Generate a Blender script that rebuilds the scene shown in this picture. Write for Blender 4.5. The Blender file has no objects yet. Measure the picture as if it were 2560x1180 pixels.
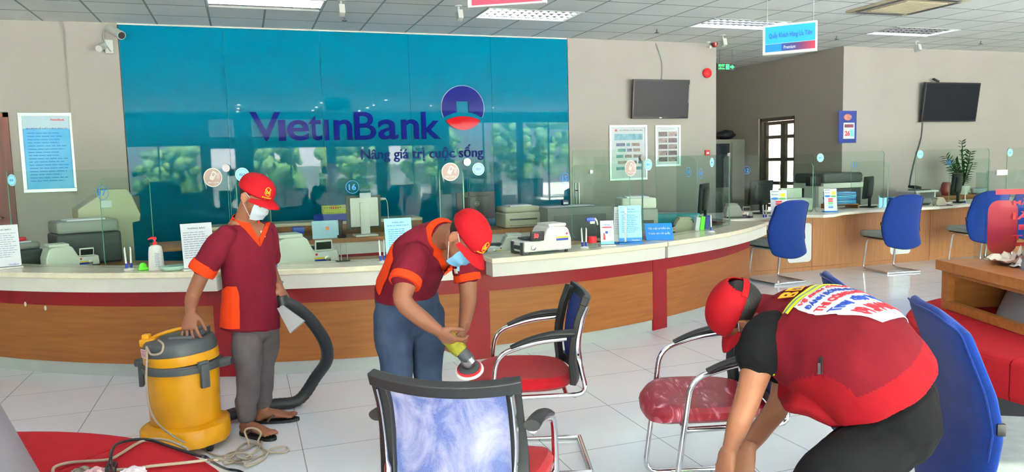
import bpy, bmesh, math, random
from mathutils import Vector, Matrix, Euler, noise
from mathutils.bvhtree import BVHTree
random.seed(7)
SC = bpy.context.scene
COL = SC.collection
V = Vector
PI = math.pi

# ------------------------------------------------------------------ camera
FPX = 1883.0
CAM_H = 1.487
def cam_axes():
    p, r, a = math.radians(5.562), math.radians(-1.452), math.radians(19.42)
    fw = V((0, math.cos(p), -math.sin(p))); u0 = V((0, math.sin(p), math.cos(p))); r0 = V((1, 0, 0))
    rt = math.cos(r)*r0 + math.sin(r)*u0; up = -math.sin(r)*r0 + math.cos(r)*u0
    M = Matrix.Rotation(-a, 3, 'Z')
    return M @ rt, M @ up, M @ fw
RT, UP, FW = cam_axes()
cam = bpy.data.cameras.new('camera'); camo = bpy.data.objects.new('camera', cam); COL.objects.link(camo)
cam.sensor_width = 36; cam.lens = FPX/2560*36; cam.clip_start = .05; cam.clip_end = 200
camo.matrix_world = Matrix(((RT.x, UP.x, -FW.x, 0), (RT.y, UP.y, -FW.y, 0), (RT.z, UP.z, -FW.z, CAM_H), (0, 0, 0, 1)))
SC.camera = camo
O = V((0, 0, CAM_H))
def ray(u, v): return (u-1280)/FPX*RT + (590-v)/FPX*UP + FW
def D(u, v, t): return O + ray(u, v)*t                      # the place seen at a pixel, t metres deep
def atz(u, v, z=0.0): d = ray(u, v); return O + d*((z-CAM_H)/d.z)
def aty(u, v, y): d = ray(u, v); return O + d*(y/d.y)
HR = V((RT.x, RT.y, 0)).normalized(); HF = V((FW.x, FW.y, 0)).normalized(); HU = V((0, 0, 1))

# ------------------------------------------------------------------ light
SC.view_settings.view_transform = 'Standard'; SC.view_settings.look = 'None'
SC.view_settings.gamma = 1; SC.view_settings.use_curve_mapping = False
SC.view_settings.exposure = 0.78
SC.cycles.transparent_max_bounces = 40; SC.cycles.max_bounces = 10; SC.cycles.diffuse_bounces = 6
w = bpy.data.worlds.new('sky'); SC.world = w; w.use_nodes = True
wn = w.node_tree.nodes; wl = w.node_tree.links
bg = wn['Background']; bg.inputs['Strength'].default_value = 10.3
tc = wn.new('ShaderNodeTexCoord'); sx = wn.new('ShaderNodeSeparateXYZ'); cr = wn.new('ShaderNodeValToRGB')
wl.new(tc.outputs['Generated'], sx.inputs[0]); wl.new(sx.outputs['Z'], cr.inputs[0])
cr.color_ramp.elements[0].position = 0.0; cr.color_ramp.elements[0].color = (1.0, .985, .975, 1)
cr.color_ramp.elements[1].position = .6; cr.color_ramp.elements[1].color = (.80, .88, 1.0, 1)
wl.new(cr.outputs[0], bg.inputs['Color'])
CEIL = 3.244
Y_BACK = -5.0      # the glazed street side behind the camera
WINS = [(-6.9, -3.9, .05, 2.95), (-3.6, -1.2, .05, 2.3), (-.95, -.2, .05, 2.2), (.3, 2.6, .05, 2.2), (2.85, 4.2, .05, 2.2),
        (4.6, 6.3, .05, 2.2), (6.7, 9.2, .05, 2.95), (9.4, 12.4, .05, 2.95), (12.6, 16.0, .05, 2.95)]
VENTS = [(-.95, -.2, 2.5, 3.05), (.3, 2.6, 2.5, 3.05)]
for (x0, x1, z0, z1) in WINS:
    ld = bpy.data.lights.new('window_portal', 'AREA'); ld.shape = 'RECTANGLE'; ld.size = x1-x0; ld.size_y = z1-z0
    ld.cycles.is_portal = True
    lo = bpy.data.objects.new('window_portal', ld); COL.objects.link(lo)
    lo.location = ((x0+x1)/2, Y_BACK+.02, (z0+z1)/2); lo.rotation_euler = (PI/2, 0, 0)

sd = bpy.data.lights.new('sun', 'SUN'); sd.energy = 270; sd.angle = .02; sd.color = (1, .96, .93)
so = bpy.data.objects.new('sun', sd); COL.objects.link(so); so.rotation_euler = (math.radians(-22), math.radians(6), 0)   # over the roof, on to the street outside

# ------------------------------------------------------------------ materials
def lin(c):
    out = []
    for x in c:
        x = x/255.0; out.append(x/12.92 if x <= .04045 else ((x+.055)/1.055)**2.4)
    return (*out, 1)
MATS = {}
def mat(name, rgb, rough=.5, metal=0, spec=.5, var=0.0, scale=8.0, bump=0.0, bscale=60.0, emit=0, coat=0, sheen=0, rgb2=None, stretch=None, sss=0):
    if name in MATS: return MATS[name]
    m = bpy.data.materials.new(name); m.use_nodes = True; nt = m.node_tree; b = nt.nodes['Principled BSDF']
    if spec == .5 and not metal: spec = .12 if rough >= .78 else (.3 if rough >= .4 else .45)
    b.inputs['Base Color'].default_value = lin(rgb); b.inputs['Roughness'].default_value = rough
    b.inputs['Metallic'].default_value = metal; b.inputs['Specular IOR Level'].default_value = spec
    if coat: b.inputs['Coat Weight'].default_value = coat; b.inputs['Coat Roughness'].default_value = .08
    if sheen: b.inputs['Sheen Weight'].default_value = sheen; b.inputs['Sheen Roughness'].default_value = .5
    if emit: b.inputs['Emission Color'].default_value = lin(rgb); b.inputs['Emission Strength'].default_value = emit
    if sss: b.inputs['Subsurface Weight'].default_value = sss; b.inputs['Subsurface Radius'].default_value = (.02, .008, .004)
    t = None
    if var or bump:
        t = nt.nodes.new('ShaderNodeTexCoord'); mp = nt.nodes.new('ShaderNodeMapping'); nt.links.new(t.outputs['Object'], mp.inputs[0])
        if stretch: mp.inputs['Scale'].default_value = stretch
    if var:
        n = nt.nodes.new('ShaderNodeTexNoise'); n.inputs['Scale'].default_value = scale; n.inputs['Detail'].default_value = 5
        nt.links.new(mp.outputs[0], n.inputs['Vector'])
        r = nt.nodes.new('ShaderNodeValToRGB'); c2 = rgb2 or tuple(max(0, c*(1-var)) for c in rgb)
        r.color_ramp.elements[0].position = .3; r.color_ramp.elements[1].position = .7
        r.color_ramp.elements[0].color = lin(c2); r.color_ramp.elements[1].color = lin(rgb)
        nt.links.new(n.outputs[0], r.inputs[0]); nt.links.new(r.outputs[0], b.inputs['Base Color'])
    if bump:
        n2 = nt.nodes.new('ShaderNodeTexNoise'); n2.inputs['Scale'].default_value = bscale; n2.inputs['Detail'].default_value = 3
        nt.links.new(mp.outputs[0], n2.inputs['Vector'])
        bp = nt.nodes.new('ShaderNodeBump'); bp.inputs['Strength'].default_value = bump; bp.inputs['Distance'].default_value = .01
        nt.links.new(n2.outputs[0], bp.inputs['Height']); nt.links.new(bp.outputs[0], b.inputs['Normal'])
    MATS[name] = m; return m

def glass(name, tint=(225, 238, 232), refl=1.0):
    if name in MATS: return MATS[name]
    m = bpy.data.materials.new(name); m.use_nodes = True; nt = m.node_tree; nt.nodes.clear()
    o = nt.nodes.new('ShaderNodeOutputMaterial'); mx = nt.nodes.new('ShaderNodeMixShader')
    tr = nt.nodes.new('ShaderNodeBsdfTransparent'); gl = nt.nodes.new('ShaderNodeBsdfGlossy'); fr = nt.nodes.new('ShaderNodeFresnel')
    tr.inputs[0].default_value = lin(tint); gl.inputs['Roughness'].default_value = .02; gl.inputs[0].default_value = (refl, refl, refl, 1)
    ge = nt.nodes.new('ShaderNodeNewGeometry'); mp = nt.nodes.new('ShaderNodeMapRange')   # same reflectance from either side of the sheet
    mp.inputs['To Min'].default_value = 1.08; mp.inputs['To Max'].default_value = 1/1.08
    nt.links.new(ge.outputs['Backfacing'], mp.inputs['Value']); nt.links.new(mp.outputs[0], fr.inputs[0])
    nt.links.new(fr.outputs[0], mx.inputs[0]); nt.links.new(tr.outputs[0], mx.inputs[1]); nt.links.new(gl.outputs[0], mx.inputs[2]); nt.links.new(mx.outputs[0], o.inputs[0])
    MATS[name] = m; return m

M_WALL = mat('painted_wall', (157, 150, 148), .85, var=.03, scale=1.2, bump=.05, bscale=200)
M_WALLG = mat('painted_wall_grey', (160, 152, 144), .85, var=.03, scale=1.2)
M_WHITE = mat('white_plastic', (204, 204, 202), .4)
M_WPAPER = mat('paper_white', (200, 203, 212), .7)
M_BLACK = mat('black_plastic', (26, 27, 30), .42)
M_DGREY = mat('dark_grey_plastic', (62, 66, 70), .45)
M_GREY = mat('grey_plastic', (140, 142, 140), .5)
M_BEIGE = mat('beige_plastic', (176, 172, 152), .5)
M_PALE = mat('pale_green_grey_plastic', (198, 200, 192), .45)
M_CHROME = mat('chrome', (215, 216, 218), .09, metal=1)
M_STEEL = mat('brushed_steel', (170, 170, 168), .3, metal=1)
M_BLUE = mat('blue_plastic', (30, 62, 160), .35)
M_LBLUE = mat('light_blue_print', (120, 190, 226), .5)
M_MBLUE = mat('mid_blue_print', (25, 110, 190), .5)
M_RED = mat('red_paint', (118, 8, 20), .45, var=.04, scale=3)
M_REDP = mat('red_plastic', (190, 25, 35), .4)
M_GREEN = mat('green_plastic', (90, 200, 40), .4)
M_INK = mat('dark_ink', (50, 60, 90), .6)
M_INKG = mat('grey_ink', (130, 140, 160), .6)
M_NAVY = mat('navy_ink', (22, 52, 140), .5)
M_REDINK = mat('red_ink', (190, 30, 45), .5)
M_SKY = mat('sticker_blue', (96, 186, 232), .45)
M_GLASSEDGE = mat('glass_edge_green', (96, 140, 124), .15)
M_GLASS = glass('clear_glass', (247, 252, 249))
M_ACRYL = glass('clear_acrylic', (238, 244, 244))

# ------------------------------------------------------------------ mesh tools
class MB:
    """collects shapes into ONE mesh"""
    def __init__(s): s.v = []; s.f = []; s.mi = []; s.ms = []; s.sm = []
    def _m(s, m):
        if m not in s.ms: s.ms.append(m)
        return s.ms.index(m)
    def add(s, vs, fs, m=None, T=None, smooth=False):
        b = len(s.v); k = s._m(m)
        for p in vs:
            p = V(p); s.v.append(T @ p if T is not None else p)
        for f in fs: s.f.append([b+i for i in f]); s.mi.append(k); s.sm.append(smooth)
        return s
    def box(s, lo, hi, m=None, T=None):
        x0, y0, z0 = lo; x1, y1, z1 = hi
        return s.add([(x0, y0, z0), (x1, y0, z0), (x1, y1, z0), (x0, y1, z0), (x0, y0, z1), (x1, y0, z1), (x1, y1, z1), (x0, y1, z1)],
                     [(0, 3, 2, 1), (4, 5, 6, 7), (0, 1, 5, 4), (1, 2, 6, 5), (2, 3, 7, 6), (3, 0, 4, 7)], m, T)
    def cbox(s, c, d, m=None, T=None):
        return s.box([c[i]-d[i]/2 for i in range(3)], [c[i]+d[i]/2 for i in range(3)], m, T)
    def rbox(s, lo, hi, r=.01, m=None, T=None, seg=2):
        bm = bmesh.new(); bmesh.ops.create_cube(bm, size=1)
        for v in bm.verts: v.co = V([(lo[i]+hi[i])/2 + v.co[i]*(hi[i]-lo[i]) for i in range(3)])
        bmesh.ops.bevel(bm, geom=bm.edges[:], offset=min(r, .49*min(abs(hi[i]-lo[i]) for i in range(3))), segments=seg, affect='EDGES', profile=.6)
        bm.verts.index_update(); vs = [v.co.copy() for v in bm.verts]; fs = [[v.index for v in f.verts] for f in bm.faces]; bm.free()
        return s.add(vs, fs, m, T, True)
    def prism(s, poly, z0, z1, m=None, T=None, smooth=False):   # poly in xy
        n = len(poly); vs = [(x, y, z0) for x, y in poly]+[(x, y, z1) for x, y in poly]
        fs = [list(range(n))[::-1], list(range(n, 2*n))]
        s.add(vs, fs, m, T); b = len(s.v)-2*n; k = s._m(m)
        for i in range(n):
            s.f.append([b+i, b+(i+1) % n, b+n+(i+1) % n, b+n+i]); s.mi.append(k); s.sm.append(smooth)
        return s
    def lathe(s, prof, n=28, m=None, T=None, sx=1, sy=1):         # prof [(r,z)]
        vs = []; fs = []
        for r, z in prof:
            for i in range(n): a = 2*PI*i/n; vs.append((r*math.cos(a)*sx, r*math.sin(a)*sy, z))
        for j in range(len(prof)-1):
            for i in range(n): fs.append((j*n+i, j*n+(i+1) % n, (j+1)*n+(i+1) % n, (j+1)*n+i))
        fs.append(list(range(n))[::-1]); fs.append([(len(prof)-1)*n+i for i in range(n)])
        return s.add(vs, fs, m, T, True)
    def tube(s, pts, r, n=10, m=None, T=None, side=None, caps=True, closed=False):
        """pts path; r a number, list of numbers or list of (a,b) with a along 'side'"""
        P = [V(p) for p in pts]; k = len(P)
        R = [r]*k if not isinstance(r, (list, tuple)) else list(r)
        R = [(q, q) if not isinstance(q, (list, tuple)) else q for q in R]
        vs = []; prev = None
        for i in range(k):
            if closed: t = P[(i+1) % k]-P[i-1]
            else: t = P[min(i+1, k-1)]-P[max(i-1, 0)]
            t = t.normalized()
            if side is not None:
                sd = side[i] if isinstance(side, list) else side
                sd = V(sd); a = (sd - t*sd.dot(t)).normalized()
            else:
                if prev is None:
                    q = V((0, 0, 1)) if abs(t.z) < .9 else V((1, 0, 0)); a = (q-t*q.dot(t)).normalized()
                else: a = (prev-t*prev.dot(t)).normalized()
            prev = a; b = t.cross(a)
            for j in range(n):
                an = 2*PI*j/n; vs.append(P[i]+a*math.cos(an)*R[i][0]+b*math.sin(an)*R[i][1])
        fs = []
        for i in range(k if closed else k-1):
            for j in range(n): fs.append((i*n+j, i*n+(j+1) % n, ((i+1) % k)*n+(j+1) % n, ((i+1) % k)*n+j))
        if caps and not closed: fs.append(list(range(n))[::-1]); fs.append([(k-1)*n+j for j in range(n)])
        return s.add(vs, fs, m, T, True)
    def sphere(s, c, r, m=None, T=None, n=16, k=10, R=None):
        if not isinstance(r, (list, tuple)): r = (r, r, r)
        vs = []; fs = []
        for j in range(k+1):
            th = PI*j/k
            for i in range(n):
                a = 2*PI*i/n; p = V((r[0]*math.sin(th)*math.cos(a), r[1]*math.sin(th)*math.sin(a), r[2]*math.cos(th)))
                if R is not None: p = R @ p
                vs.append(V(c)+p)
        for j in range(k):
            for i in range(n): fs.append((j*n+i, (j+1)*n+i, (j+1)*n+(i+1) % n, j*n+(i+1) % n))
        return s.add(vs, fs, m, T, True)
    def grid(s, fn, nu, nv, m=None, T=None, thick=0, smooth=True):
        """fn(a,b)->point for a,b in 0..1 ; thick gives the sheet a second side along its normal"""
        P = [[V(fn(i/nu, j/nv)) for j in range(nv+1)] for i in range(nu+1)]
        vs = [p for row in P for p in row]; w_ = nv+1
        fs = [(i*w_+j, (i+1)*w_+j, (i+1)*w_+j+1, i*w_+j+1) for i in range(nu) for j in range(nv)]
        if thick:
            off = len(vs); N = []
            for i in range(nu+1):
                for j in range(nv+1):
                    du = P[min(i+1, nu)][j]-P[max(i-1, 0)][j]; dv = P[i][min(j+1, nv)]-P[i][max(j-1, 0)]
                    q = du.cross(dv); N.append(q.normalized() if q.length > 1e-12 else V((0, 0, 1)))
            vs = vs+[vs[i]-N[i]*thick for i in range(off)]
            fs += [tuple(off+q for q in f[::-1]) for f in fs]
            bd = [i*w_ for i in range(nu+1)]+[nu*w_+j for j in range(1, w_)]+[i*w_+nv for i in range(nu-1, -1, -1)]+[j for j in range(nv-1, 0, -1)]
            for a_, b_ in zip(bd, bd[1:]+bd[:1]): fs.append((b_, a_, off+a_, off+b_))
        return s.add(vs, fs, m, T, smooth)
    def mesh(s, name):
        me = bpy.data.meshes.new(name); me.from_pydata([tuple(p) for p in s.v], [], s.f)
        for m in s.ms: me.materials.append(m)
        me.polygons.foreach_set('material_index', s.mi); me.polygons.foreach_set('use_smooth', s.sm)
        me.update(); return me
    def build(s, name, parent=None, loc=None, rz=0, bevel=0, sharp=True, fix=True):
        me = s.mesh(name)
        if fix:
            bm = bmesh.new(); bm.from_mesh(me); bmesh.ops.recalc_face_normals(bm, faces=bm.faces[:]); bm.to_mesh(me); bm.free()
        if sharp and any(s.sm): me.set_sharp_from_angle(angle=math.radians(38))
        o = bpy.data.objects.new(name, me); COL.objects.link(o)
        if parent is not None: o.parent = parent
        if loc is not None: o.location = loc
        if rz: o.rotation_euler = (0, 0, rz)
        if bevel:
            b = o.modifiers.new('bevel', 'BEVEL'); b.width = bevel; b.segments = 2; b.limit_method = 'ANGLE'; b.angle_limit = math.radians(40)
        return o

def tag(o, label, cat, group=None):
    o['label'] = label; o['category'] = cat
    if group: o['group'] = group
    return o
def thing(name, label, cat, loc=(0, 0, 0), rz=0, group=None):
    o = bpy.data.objects.new(name, None); COL.objects.link(o); o.empty_display_size = .1
    o.location = loc; o.rotation_euler = (0, 0, rz); return tag(o, label, cat, group)
def struct(o): o['kind'] = 'structure'; return o
def kids(o): return [c for c in list(COL.objects) if c.parent == o]
def dup(root, loc, rz, label, group=None):
    def cp(o, par):
        c = o.copy(); COL.objects.link(c); c.parent = par
        for ch in kids(o): cp(ch, c)
        return c
    r = cp(root, None); r.location = loc; r.rotation_euler = (0, 0, rz); r['label'] = label
    if group: r['group'] = group
    return r
def TR(loc=(0, 0, 0), rx=0, ry=0, rz=0, s=1):
    return Matrix.Translation(V(loc)) @ Euler((rx, ry, rz), 'XYZ').to_matrix().to_4x4() @ Matrix.Diagonal((s, s, s, 1) if not isinstance(s, tuple) else (*s, 1))
def basis(o, x, y, z):
    return Matrix(((x[0], y[0], z[0], o[0]), (x[1], y[1], z[1], o[1]), (x[2], y[2], z[2], o[2]), (0, 0, 0, 1)))

_txt = {}
def text_mesh(body, bold=.0, ext=.0, res=3):
    """vertices/faces of a text in the xy plane, box scaled to 0..1 in x and y, z = -ext..ext"""
    key = (body, bold, res)
    if key not in _txt:
        cu = bpy.data.curves.new('t', 'FONT'); cu.body = body; cu.size = 1; cu.offset = bold; cu.extrude = .5; cu.resolution_u = res
        ob = bpy.data.objects.new('t', cu); COL.objects.link(ob); dg = bpy.context.evaluated_depsgraph_get()
        me = bpy.data.meshes.new_from_object(ob.evaluated_get(dg)); bpy.data.objects.remove(ob)
        vs = [v.co.copy() for v in me.vertices]; fs = [list(p.vertices) for p in me.polygons]
        bpy.data.meshes.remove(me)
        x0 = min(v.x for v in vs); x1 = max(v.x for v in vs); y0 = min(v.y for v in vs); y1 = max(v.y for v in vs)
        vs = [V(((v.x-x0)/(x1-x0), (v.y-y0)/(y1-y0), v.z*2)) for v in vs]
        _txt[key] = (vs, fs, (x1-x0)/(y1-y0))
    return _txt[key]
def put_text(mb, body, T, x0, y0, x1, y1, th, m, bold=.0, res=3, keep=False):
    """text filling the box x0..x1, y0..y1 of frame T, thickness 2*th about z"""
    vs, fs, asp = text_mesh(body, bold, 0, res)
    if keep:
        w_ = (y1-y0)*asp; cx = (x0+x1)/2; 
        if w_ < (x1-x0): x0, x1 = cx-w_/2, cx+w_/2
    mb.add([(x0+(x1-x0)*v.x, y0+(y1-y0)*v.y, v.z*th) for v in vs], fs, m, T)
    return mb
def lines(mb, T, x0, x1, ys, h, m, th=.0006, seed=1, ragged=.25):
    """rows of small print"""
    rd = random.Random(seed)
    for y in ys:
        x = x0; e = x1-(x1-x0)*ragged*rd.random()
        while x < e:
            l = min((x1-x0)*rd.uniform(.08, .22), e-x); mb.box((x, y, -th), (x+l, y+h, th), m, T); x += l+(x1-x0)*.025
    return mb
def disc(r, n=32, sx=1, sy=1, cx=0, cy=0): return [(cx+r*sx*math.cos(2*PI*i/n), cy+r*sy*math.sin(2*PI*i/n)) for i in range(n)]
def rrect(x0, y0, x1, y1, r, n=5):
    out = []
    for cx, cy, a0 in ((x1-r, y0+r, -PI/2), (x1-r, y1-r, 0), (x0+r, y1-r, PI/2), (x0+r, y0+r, PI)):
        for i in range(n+1): a = a0+PI/2*i/n; out.append((cx+r*math.cos(a), cy+r*math.sin(a)))
    return out
def smoothpath(pts, n=6):
    """Catmull-Rom through the points"""
    P = [V(p) for p in pts]; out = []
    for i in range(len(P)-1):
        a = P[max(i-1, 0)]; b = P[i]; c = P[i+1]; d = P[min(i+2, len(P)-1)]
        for k in range(n):
            t = k/n; out.append(.5*((2*b)+(c-a)*t+(2*a-5*b+4*c-d)*t*t+(3*b-a-3*c+d)*t**3))
    out.append(P[-1]); return out
def fillet(pts, r, n=5):
    """polyline with rounded corners"""
    P = [V(p) for p in pts]; out = [P[0]]
    for i in range(1, len(P)-1):
        a = P[i-1]-P[i]; b = P[i+1]-P[i]; rr = min(r, a.length*.49, b.length*.49); p0 = P[i]+a.normalized()*rr; p1 = P[i]+b.normalized()*rr
        for k in range(n+1):
            t = k/n; out.append((1-t)**2*p0+2*t*(1-t)*P[i]+t*t*p1)
    out.append(P[-1]); return out
# ------------------------------------------------------------------ the hall
def grid_mat(name, rgb, line, ox, oy, size=.6, wid=.012, rough=.8, spec=.5, var=.04, vscale=1.5, lmix=1.0, veins=False):
    m = bpy.data.materials.new(name); m.use_nodes = True; nt = m.node_tree; N = nt.nodes; L = nt.links; b = N['Principled BSDF']
    b.inputs['Roughness'].default_value = rough; b.inputs['Specular IOR Level'].default_value = spec
    t = N.new('ShaderNodeTexCoord'); s = N.new('ShaderNodeSeparateXYZ'); L.new(t.outputs['Object'], s.inputs[0])
    def mth(op, a, c=None, d=None):
        n = N.new('ShaderNodeMath'); n.operation = op
        for i, q in enumerate((a, c, d)):
            if q is None: continue
            if isinstance(q, (int, float)): n.inputs[i].default_value = q
            else: L.new(q, n.inputs[i])
        return n.outputs[0]
    def ln(ax, o): return mth('LESS_THAN', mth('ABSOLUTE', mth('SUBTRACT', mth('PINGPONG', mth('SUBTRACT', s.outputs[ax], o), size/2), 0)), wid/2)
    k = mth('MAXIMUM', ln('X', ox), ln('Y', oy))
    if lmix < 1: k = mth('MULTIPLY', k, lmix)
    n = N.new('ShaderNodeTexNoise'); n.inputs['Scale'].default_value = vscale; n.inputs['Detail'].default_value = 6; L.new(t.outputs['Object'], n.inputs['Vector'])
    r = N.new('ShaderNodeValToRGB'); L.new(n.outputs[0], r.inputs[0]); r.color_ramp.elements[0].position = .35; r.color_ramp.elements[1].position = .65
    r.color_ramp.elements[0].color = lin(tuple(c*(1-var) for c in rgb)); r.color_ramp.elements[1].color = lin(rgb)
    mx = N.new('ShaderNodeMix'); mx.data_type = 'RGBA'; L.new(k, mx.inputs[0]); L.new(r.outputs[0], mx.inputs[6]); mx.inputs[7].default_value = lin(line)
    L.new(mx.outputs[2], b.inputs['Base Color'])
    MATS[name] = m; return m
GX, GY = -2.074, 10.13
M_CEIL = grid_mat('ceiling_tiles', (250, 250, 248), (140, 154, 150), GX, GY, wid=.022, rough=.9)
M_FLOOR = grid_mat('floor_tiles', (220, 224, 230), (140, 148, 152), -.987, 5.230, wid=.005, rough=.13, spec=.5, var=.03, vscale=.9)

FIX = [(3, 3), (8, 3), (13, 3), (18, 3), (3, 8), (8, 8), (13, 8), (18, 8), (-2, 8), (3, 13), (8, 13), (13, 13), (-2, 13)]     # tile column, row of each ceiling light; row r spans GY-.6r .. GY-.6(r-1)
skip = set()
for i, j in FIX: skip |= {(i, j), (i+1, j)}
mb = MB()
for i in range(-9, 32):
    for j in range(-8, 27):
        if (i, j) in skip: continue
        x0 = GX+.6*i; y1 = GY-.6*(j-1); y0 = y1-.6
        mb.add([(x0, y0, CEIL), (x0+.6, y0, CEIL), (x0+.6, y1, CEIL), (x0, y1, CEIL)], [(0, 3, 2, 1)], M_CEIL)
mb.build('ceiling', fix=False); struct(bpy.data.objects['ceiling'])
mb = MB().box((-7.5, -5.2, CEIL+.3), (17, 15.3, CEIL+.35), M_WALLG); struct(mb.build('ceiling_slab'))
mb = MB().box((-7.3, -5.2, -.12), (16.8, 15.3, 0), M_FLOOR); struct(mb.build('floor'))
mb = MB()
YW = 10.13
mb.box((-7.2, YW, 0), (-2.50-.95, YW+.15, CEIL+.3), M_WALL); mb.box((-3.45, YW, 2.21), (-2.50, YW+.15, CEIL+.3), M_WALL)
mb.box((-2.50, YW, 0), (7.0, YW+.15, CEIL+.3), M_WALL)
mb.box((-1.86, YW-.04, 0), (-1.31, YW, CEIL-.002), M_WALL); mb.box((4.475, YW-.04, 0), (4.9, YW, CEIL-.002), M_WALL)
mb.box((6.85, YW+.15, 0), (7.0, 14.9, CEIL+.3), M_WALL)
struct(mb.build('wall_back'))
mb = MB(); mb.box((6.85, 14.75, 0), (9.6, 14.9, CEIL+.3), M_WALLG); struct(mb.build('wall_recess'))
mb = MB(); XS = 9.35
for (y0, y1, z0, z1) in ((10.02, 11.14, 0, CEIL+.3), (12.15, 14.75, 0, CEIL+.3), (11.14, 12.15, 2.2, CEIL+.3)):
    mb.box((XS, y0, z0), (XS+.2, y1, z1), M_WALLG)
struct(mb.build('wall_side'))
mb = MB().box((XS, 10.0, 0), (16.6, 10.02, CEIL+.3), M_WALL); mb.box((XS+.2, 10.02, 0), (16.6, 10.2, CEIL+.3), M_WALL)
mb.box((9.352, 9.99, 0), (9.8, 10.0, CEIL-.01), M_WALL); struct(mb.build('wall_tv'))
struct(MB().box((-7.35, -5.2, 0), (-7.2, 10.28, CEIL+.3), M_WALL).build('wall_left'))
struct(MB().box((16.6, -5.2, 0), (16.75, 10.2, CEIL+.3), M_WALL).build('wall_right'))
# street side wall behind the camera: openings, mullions, pierced vents
mb = MB(); xs = sorted(set([-7.2, 16.6]+[q for w_ in WINS for q in w_[:2]]))
for a, b in zip(xs[:-1], xs[1:]):
    ws = [w_ for w_ in WINS if w_[0] <= a and w_[1] >= b]
    if not ws: mb.box((a, Y_BACK-.2, 0), (b, Y_BACK, CEIL+.3), M_WALL)
    else:
        z0, z1 = ws[0][2:]; mb.box((a, Y_BACK-.2, 0), (b, Y_BACK, z0), M_WALL)
        vv = [q for q in VENTS if q[0] <= a+.01 and q[1] >= b-.01]
        if vv:
            mb.box((a, Y_BACK-.2, z1), (b, Y_BACK, vv[0][2]), M_WALL); mb.box((a, Y_BACK-.2, vv[0][3]), (b, Y_BACK, CEIL+.3), M_WALL)
            nz = 9; nx = int((b-a)/.085)
            for k in range(nz+1): z = vv[0][2]+(vv[0][3]-vv[0][2])*k/nz; mb.box((a, Y_BACK-.18, z-.022), (b, Y_BACK-.02, z+.022), M_WALL)
            for k in range(nx+1): x = a+(b-a)*k/nx; mb.box((x-.015, Y_BACK-.18, vv[0][2]), (x+.015, Y_BACK-.02, vv[0][3]), M_WALL)
        else: mb.box((a, Y_BACK-.2, z1), (b, Y_BACK, CEIL+.3), M_WALL)
struct(mb.build('wall_street'))
for k, (x0, x1, z0, z1) in enumerate(WINS):
    mb = MB(); n = max(1, round((x1-x0)/1.0))
    for i in range(n+1): x = x0+(x1-x0)*i/n; mb.box((x-.025, Y_BACK-.13, z0), (x+.025, Y_BACK-.07, z1), M_DGREY)
    for z in (z0+.03, z1-.03): mb.box((x0, Y_BACK-.13, z-.03), (x1, Y_BACK-.07, z+.03), M_DGREY)
    struct(mb.build('window_%d' % (k+1)))
# outside: ground, trees, pale building
M_LEAF = mat('foliage', (150, 195, 110), .8, var=.4, scale=6)
struct(MB().box((-30, -40, -.4), (40, -5.3, -.3), mat('street_ground', (228, 226, 220), .9)).build('ground_street'))
mb = MB().box((-2, -30, -.3), (9, -24, 7), mat('pale_facade', (220, 222, 226), .8)); struct(mb.build('wall_opposite_building'))
for k, (x, y, h) in enumerate(((-6.5, -12, 3.6), (-2.6, -11, 2.7), (1.2, -13, 3.0), (4.1, -11.5, 3.2), (8, -13, 3.4), (12, -12, 3.8), (16, -15, 4.5), (-10, -14, 4))):
    t = thing('street_tree', 'bushy green tree outside the street windows behind the hall', 'tree', (x, y, -.3), group='trees outside the windows')
    MB().tube([(0, 0, 0), (.05, 0, h*.5), (0, .05, h*.8)], [.12, .09, .05], 8, mat('bark', (90, 75, 60), .9)).build('trunk', t)
    mb = MB(); rd = random.Random(k)
    for q in range(90):
        a = rd.random()*6.3; r = math.sqrt(rd.random())*h*.40; mb.sphere((r*math.cos(a), r*math.sin(a), h*(.32+.62*rd.random())), .10+.22*rd.random(), M_LEAF, n=7, k=5)
    mb.build('crown', t)
# left door
t = MB().box((-3.40, YW+.03, 0), (-2.55, YW+.08, 2.15), mat('dark_brown_wood', (88, 34, 28), .45, var=.25, scale=3, stretch=(8, 8, .6))); 
d = struct(t.build('door_1')); MB().box((-3.45, YW-.02, 0), (-3.40, YW+.14, 2.2), MATS['dark_brown_wood']).box((-2.55, YW-.02, 0), (-2.50, YW+.14, 2.2), MATS['dark_brown_wood']).box((-3.45, YW-.02, 2.15), (-2.50, YW+.14, 2.2), MATS['dark_brown_wood']).build('door_frame', d)
MB().tube([(-2.65, YW+.02, 1.0), (-2.65, YW-.03, 1.0), (-2.77, YW-.03, 1.0)], .01, 8, M_STEEL).build('door_handle', d)
# blue glass cladding, five tall sheets
mb_ = bpy.data.materials.new('blue_back_painted_glass'); mb_.use_nodes = True; b = mb_.node_tree.nodes['Principled BSDF']
b.inputs['Base Color'].default_value = lin((0, 79, 104)); b.inputs['Roughness'].default_value = .02; b.inputs['Specular IOR Level'].default_value = .13; b.inputs['IOR'].default_value = 1.45
b.inputs['Coat Weight'].default_value = 0
PX = [-1.30+1.154*k for k in range(6)]
for k in range(5):
    o = struct(MB().box((PX[k]+.0015, YW-.03, 0), (PX[k+1]-.0015, YW-.001, CEIL-.022), mb_).build('wall_blue_glass_panel' if k == 0 else 'wall_blue_glass_panel.%03d' % k))
struct(MB().box((-1.31, YW-.035, CEIL-.02), (4.47, YW-.001, CEIL-.001), M_WHITE).build('trim_1'))
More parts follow.
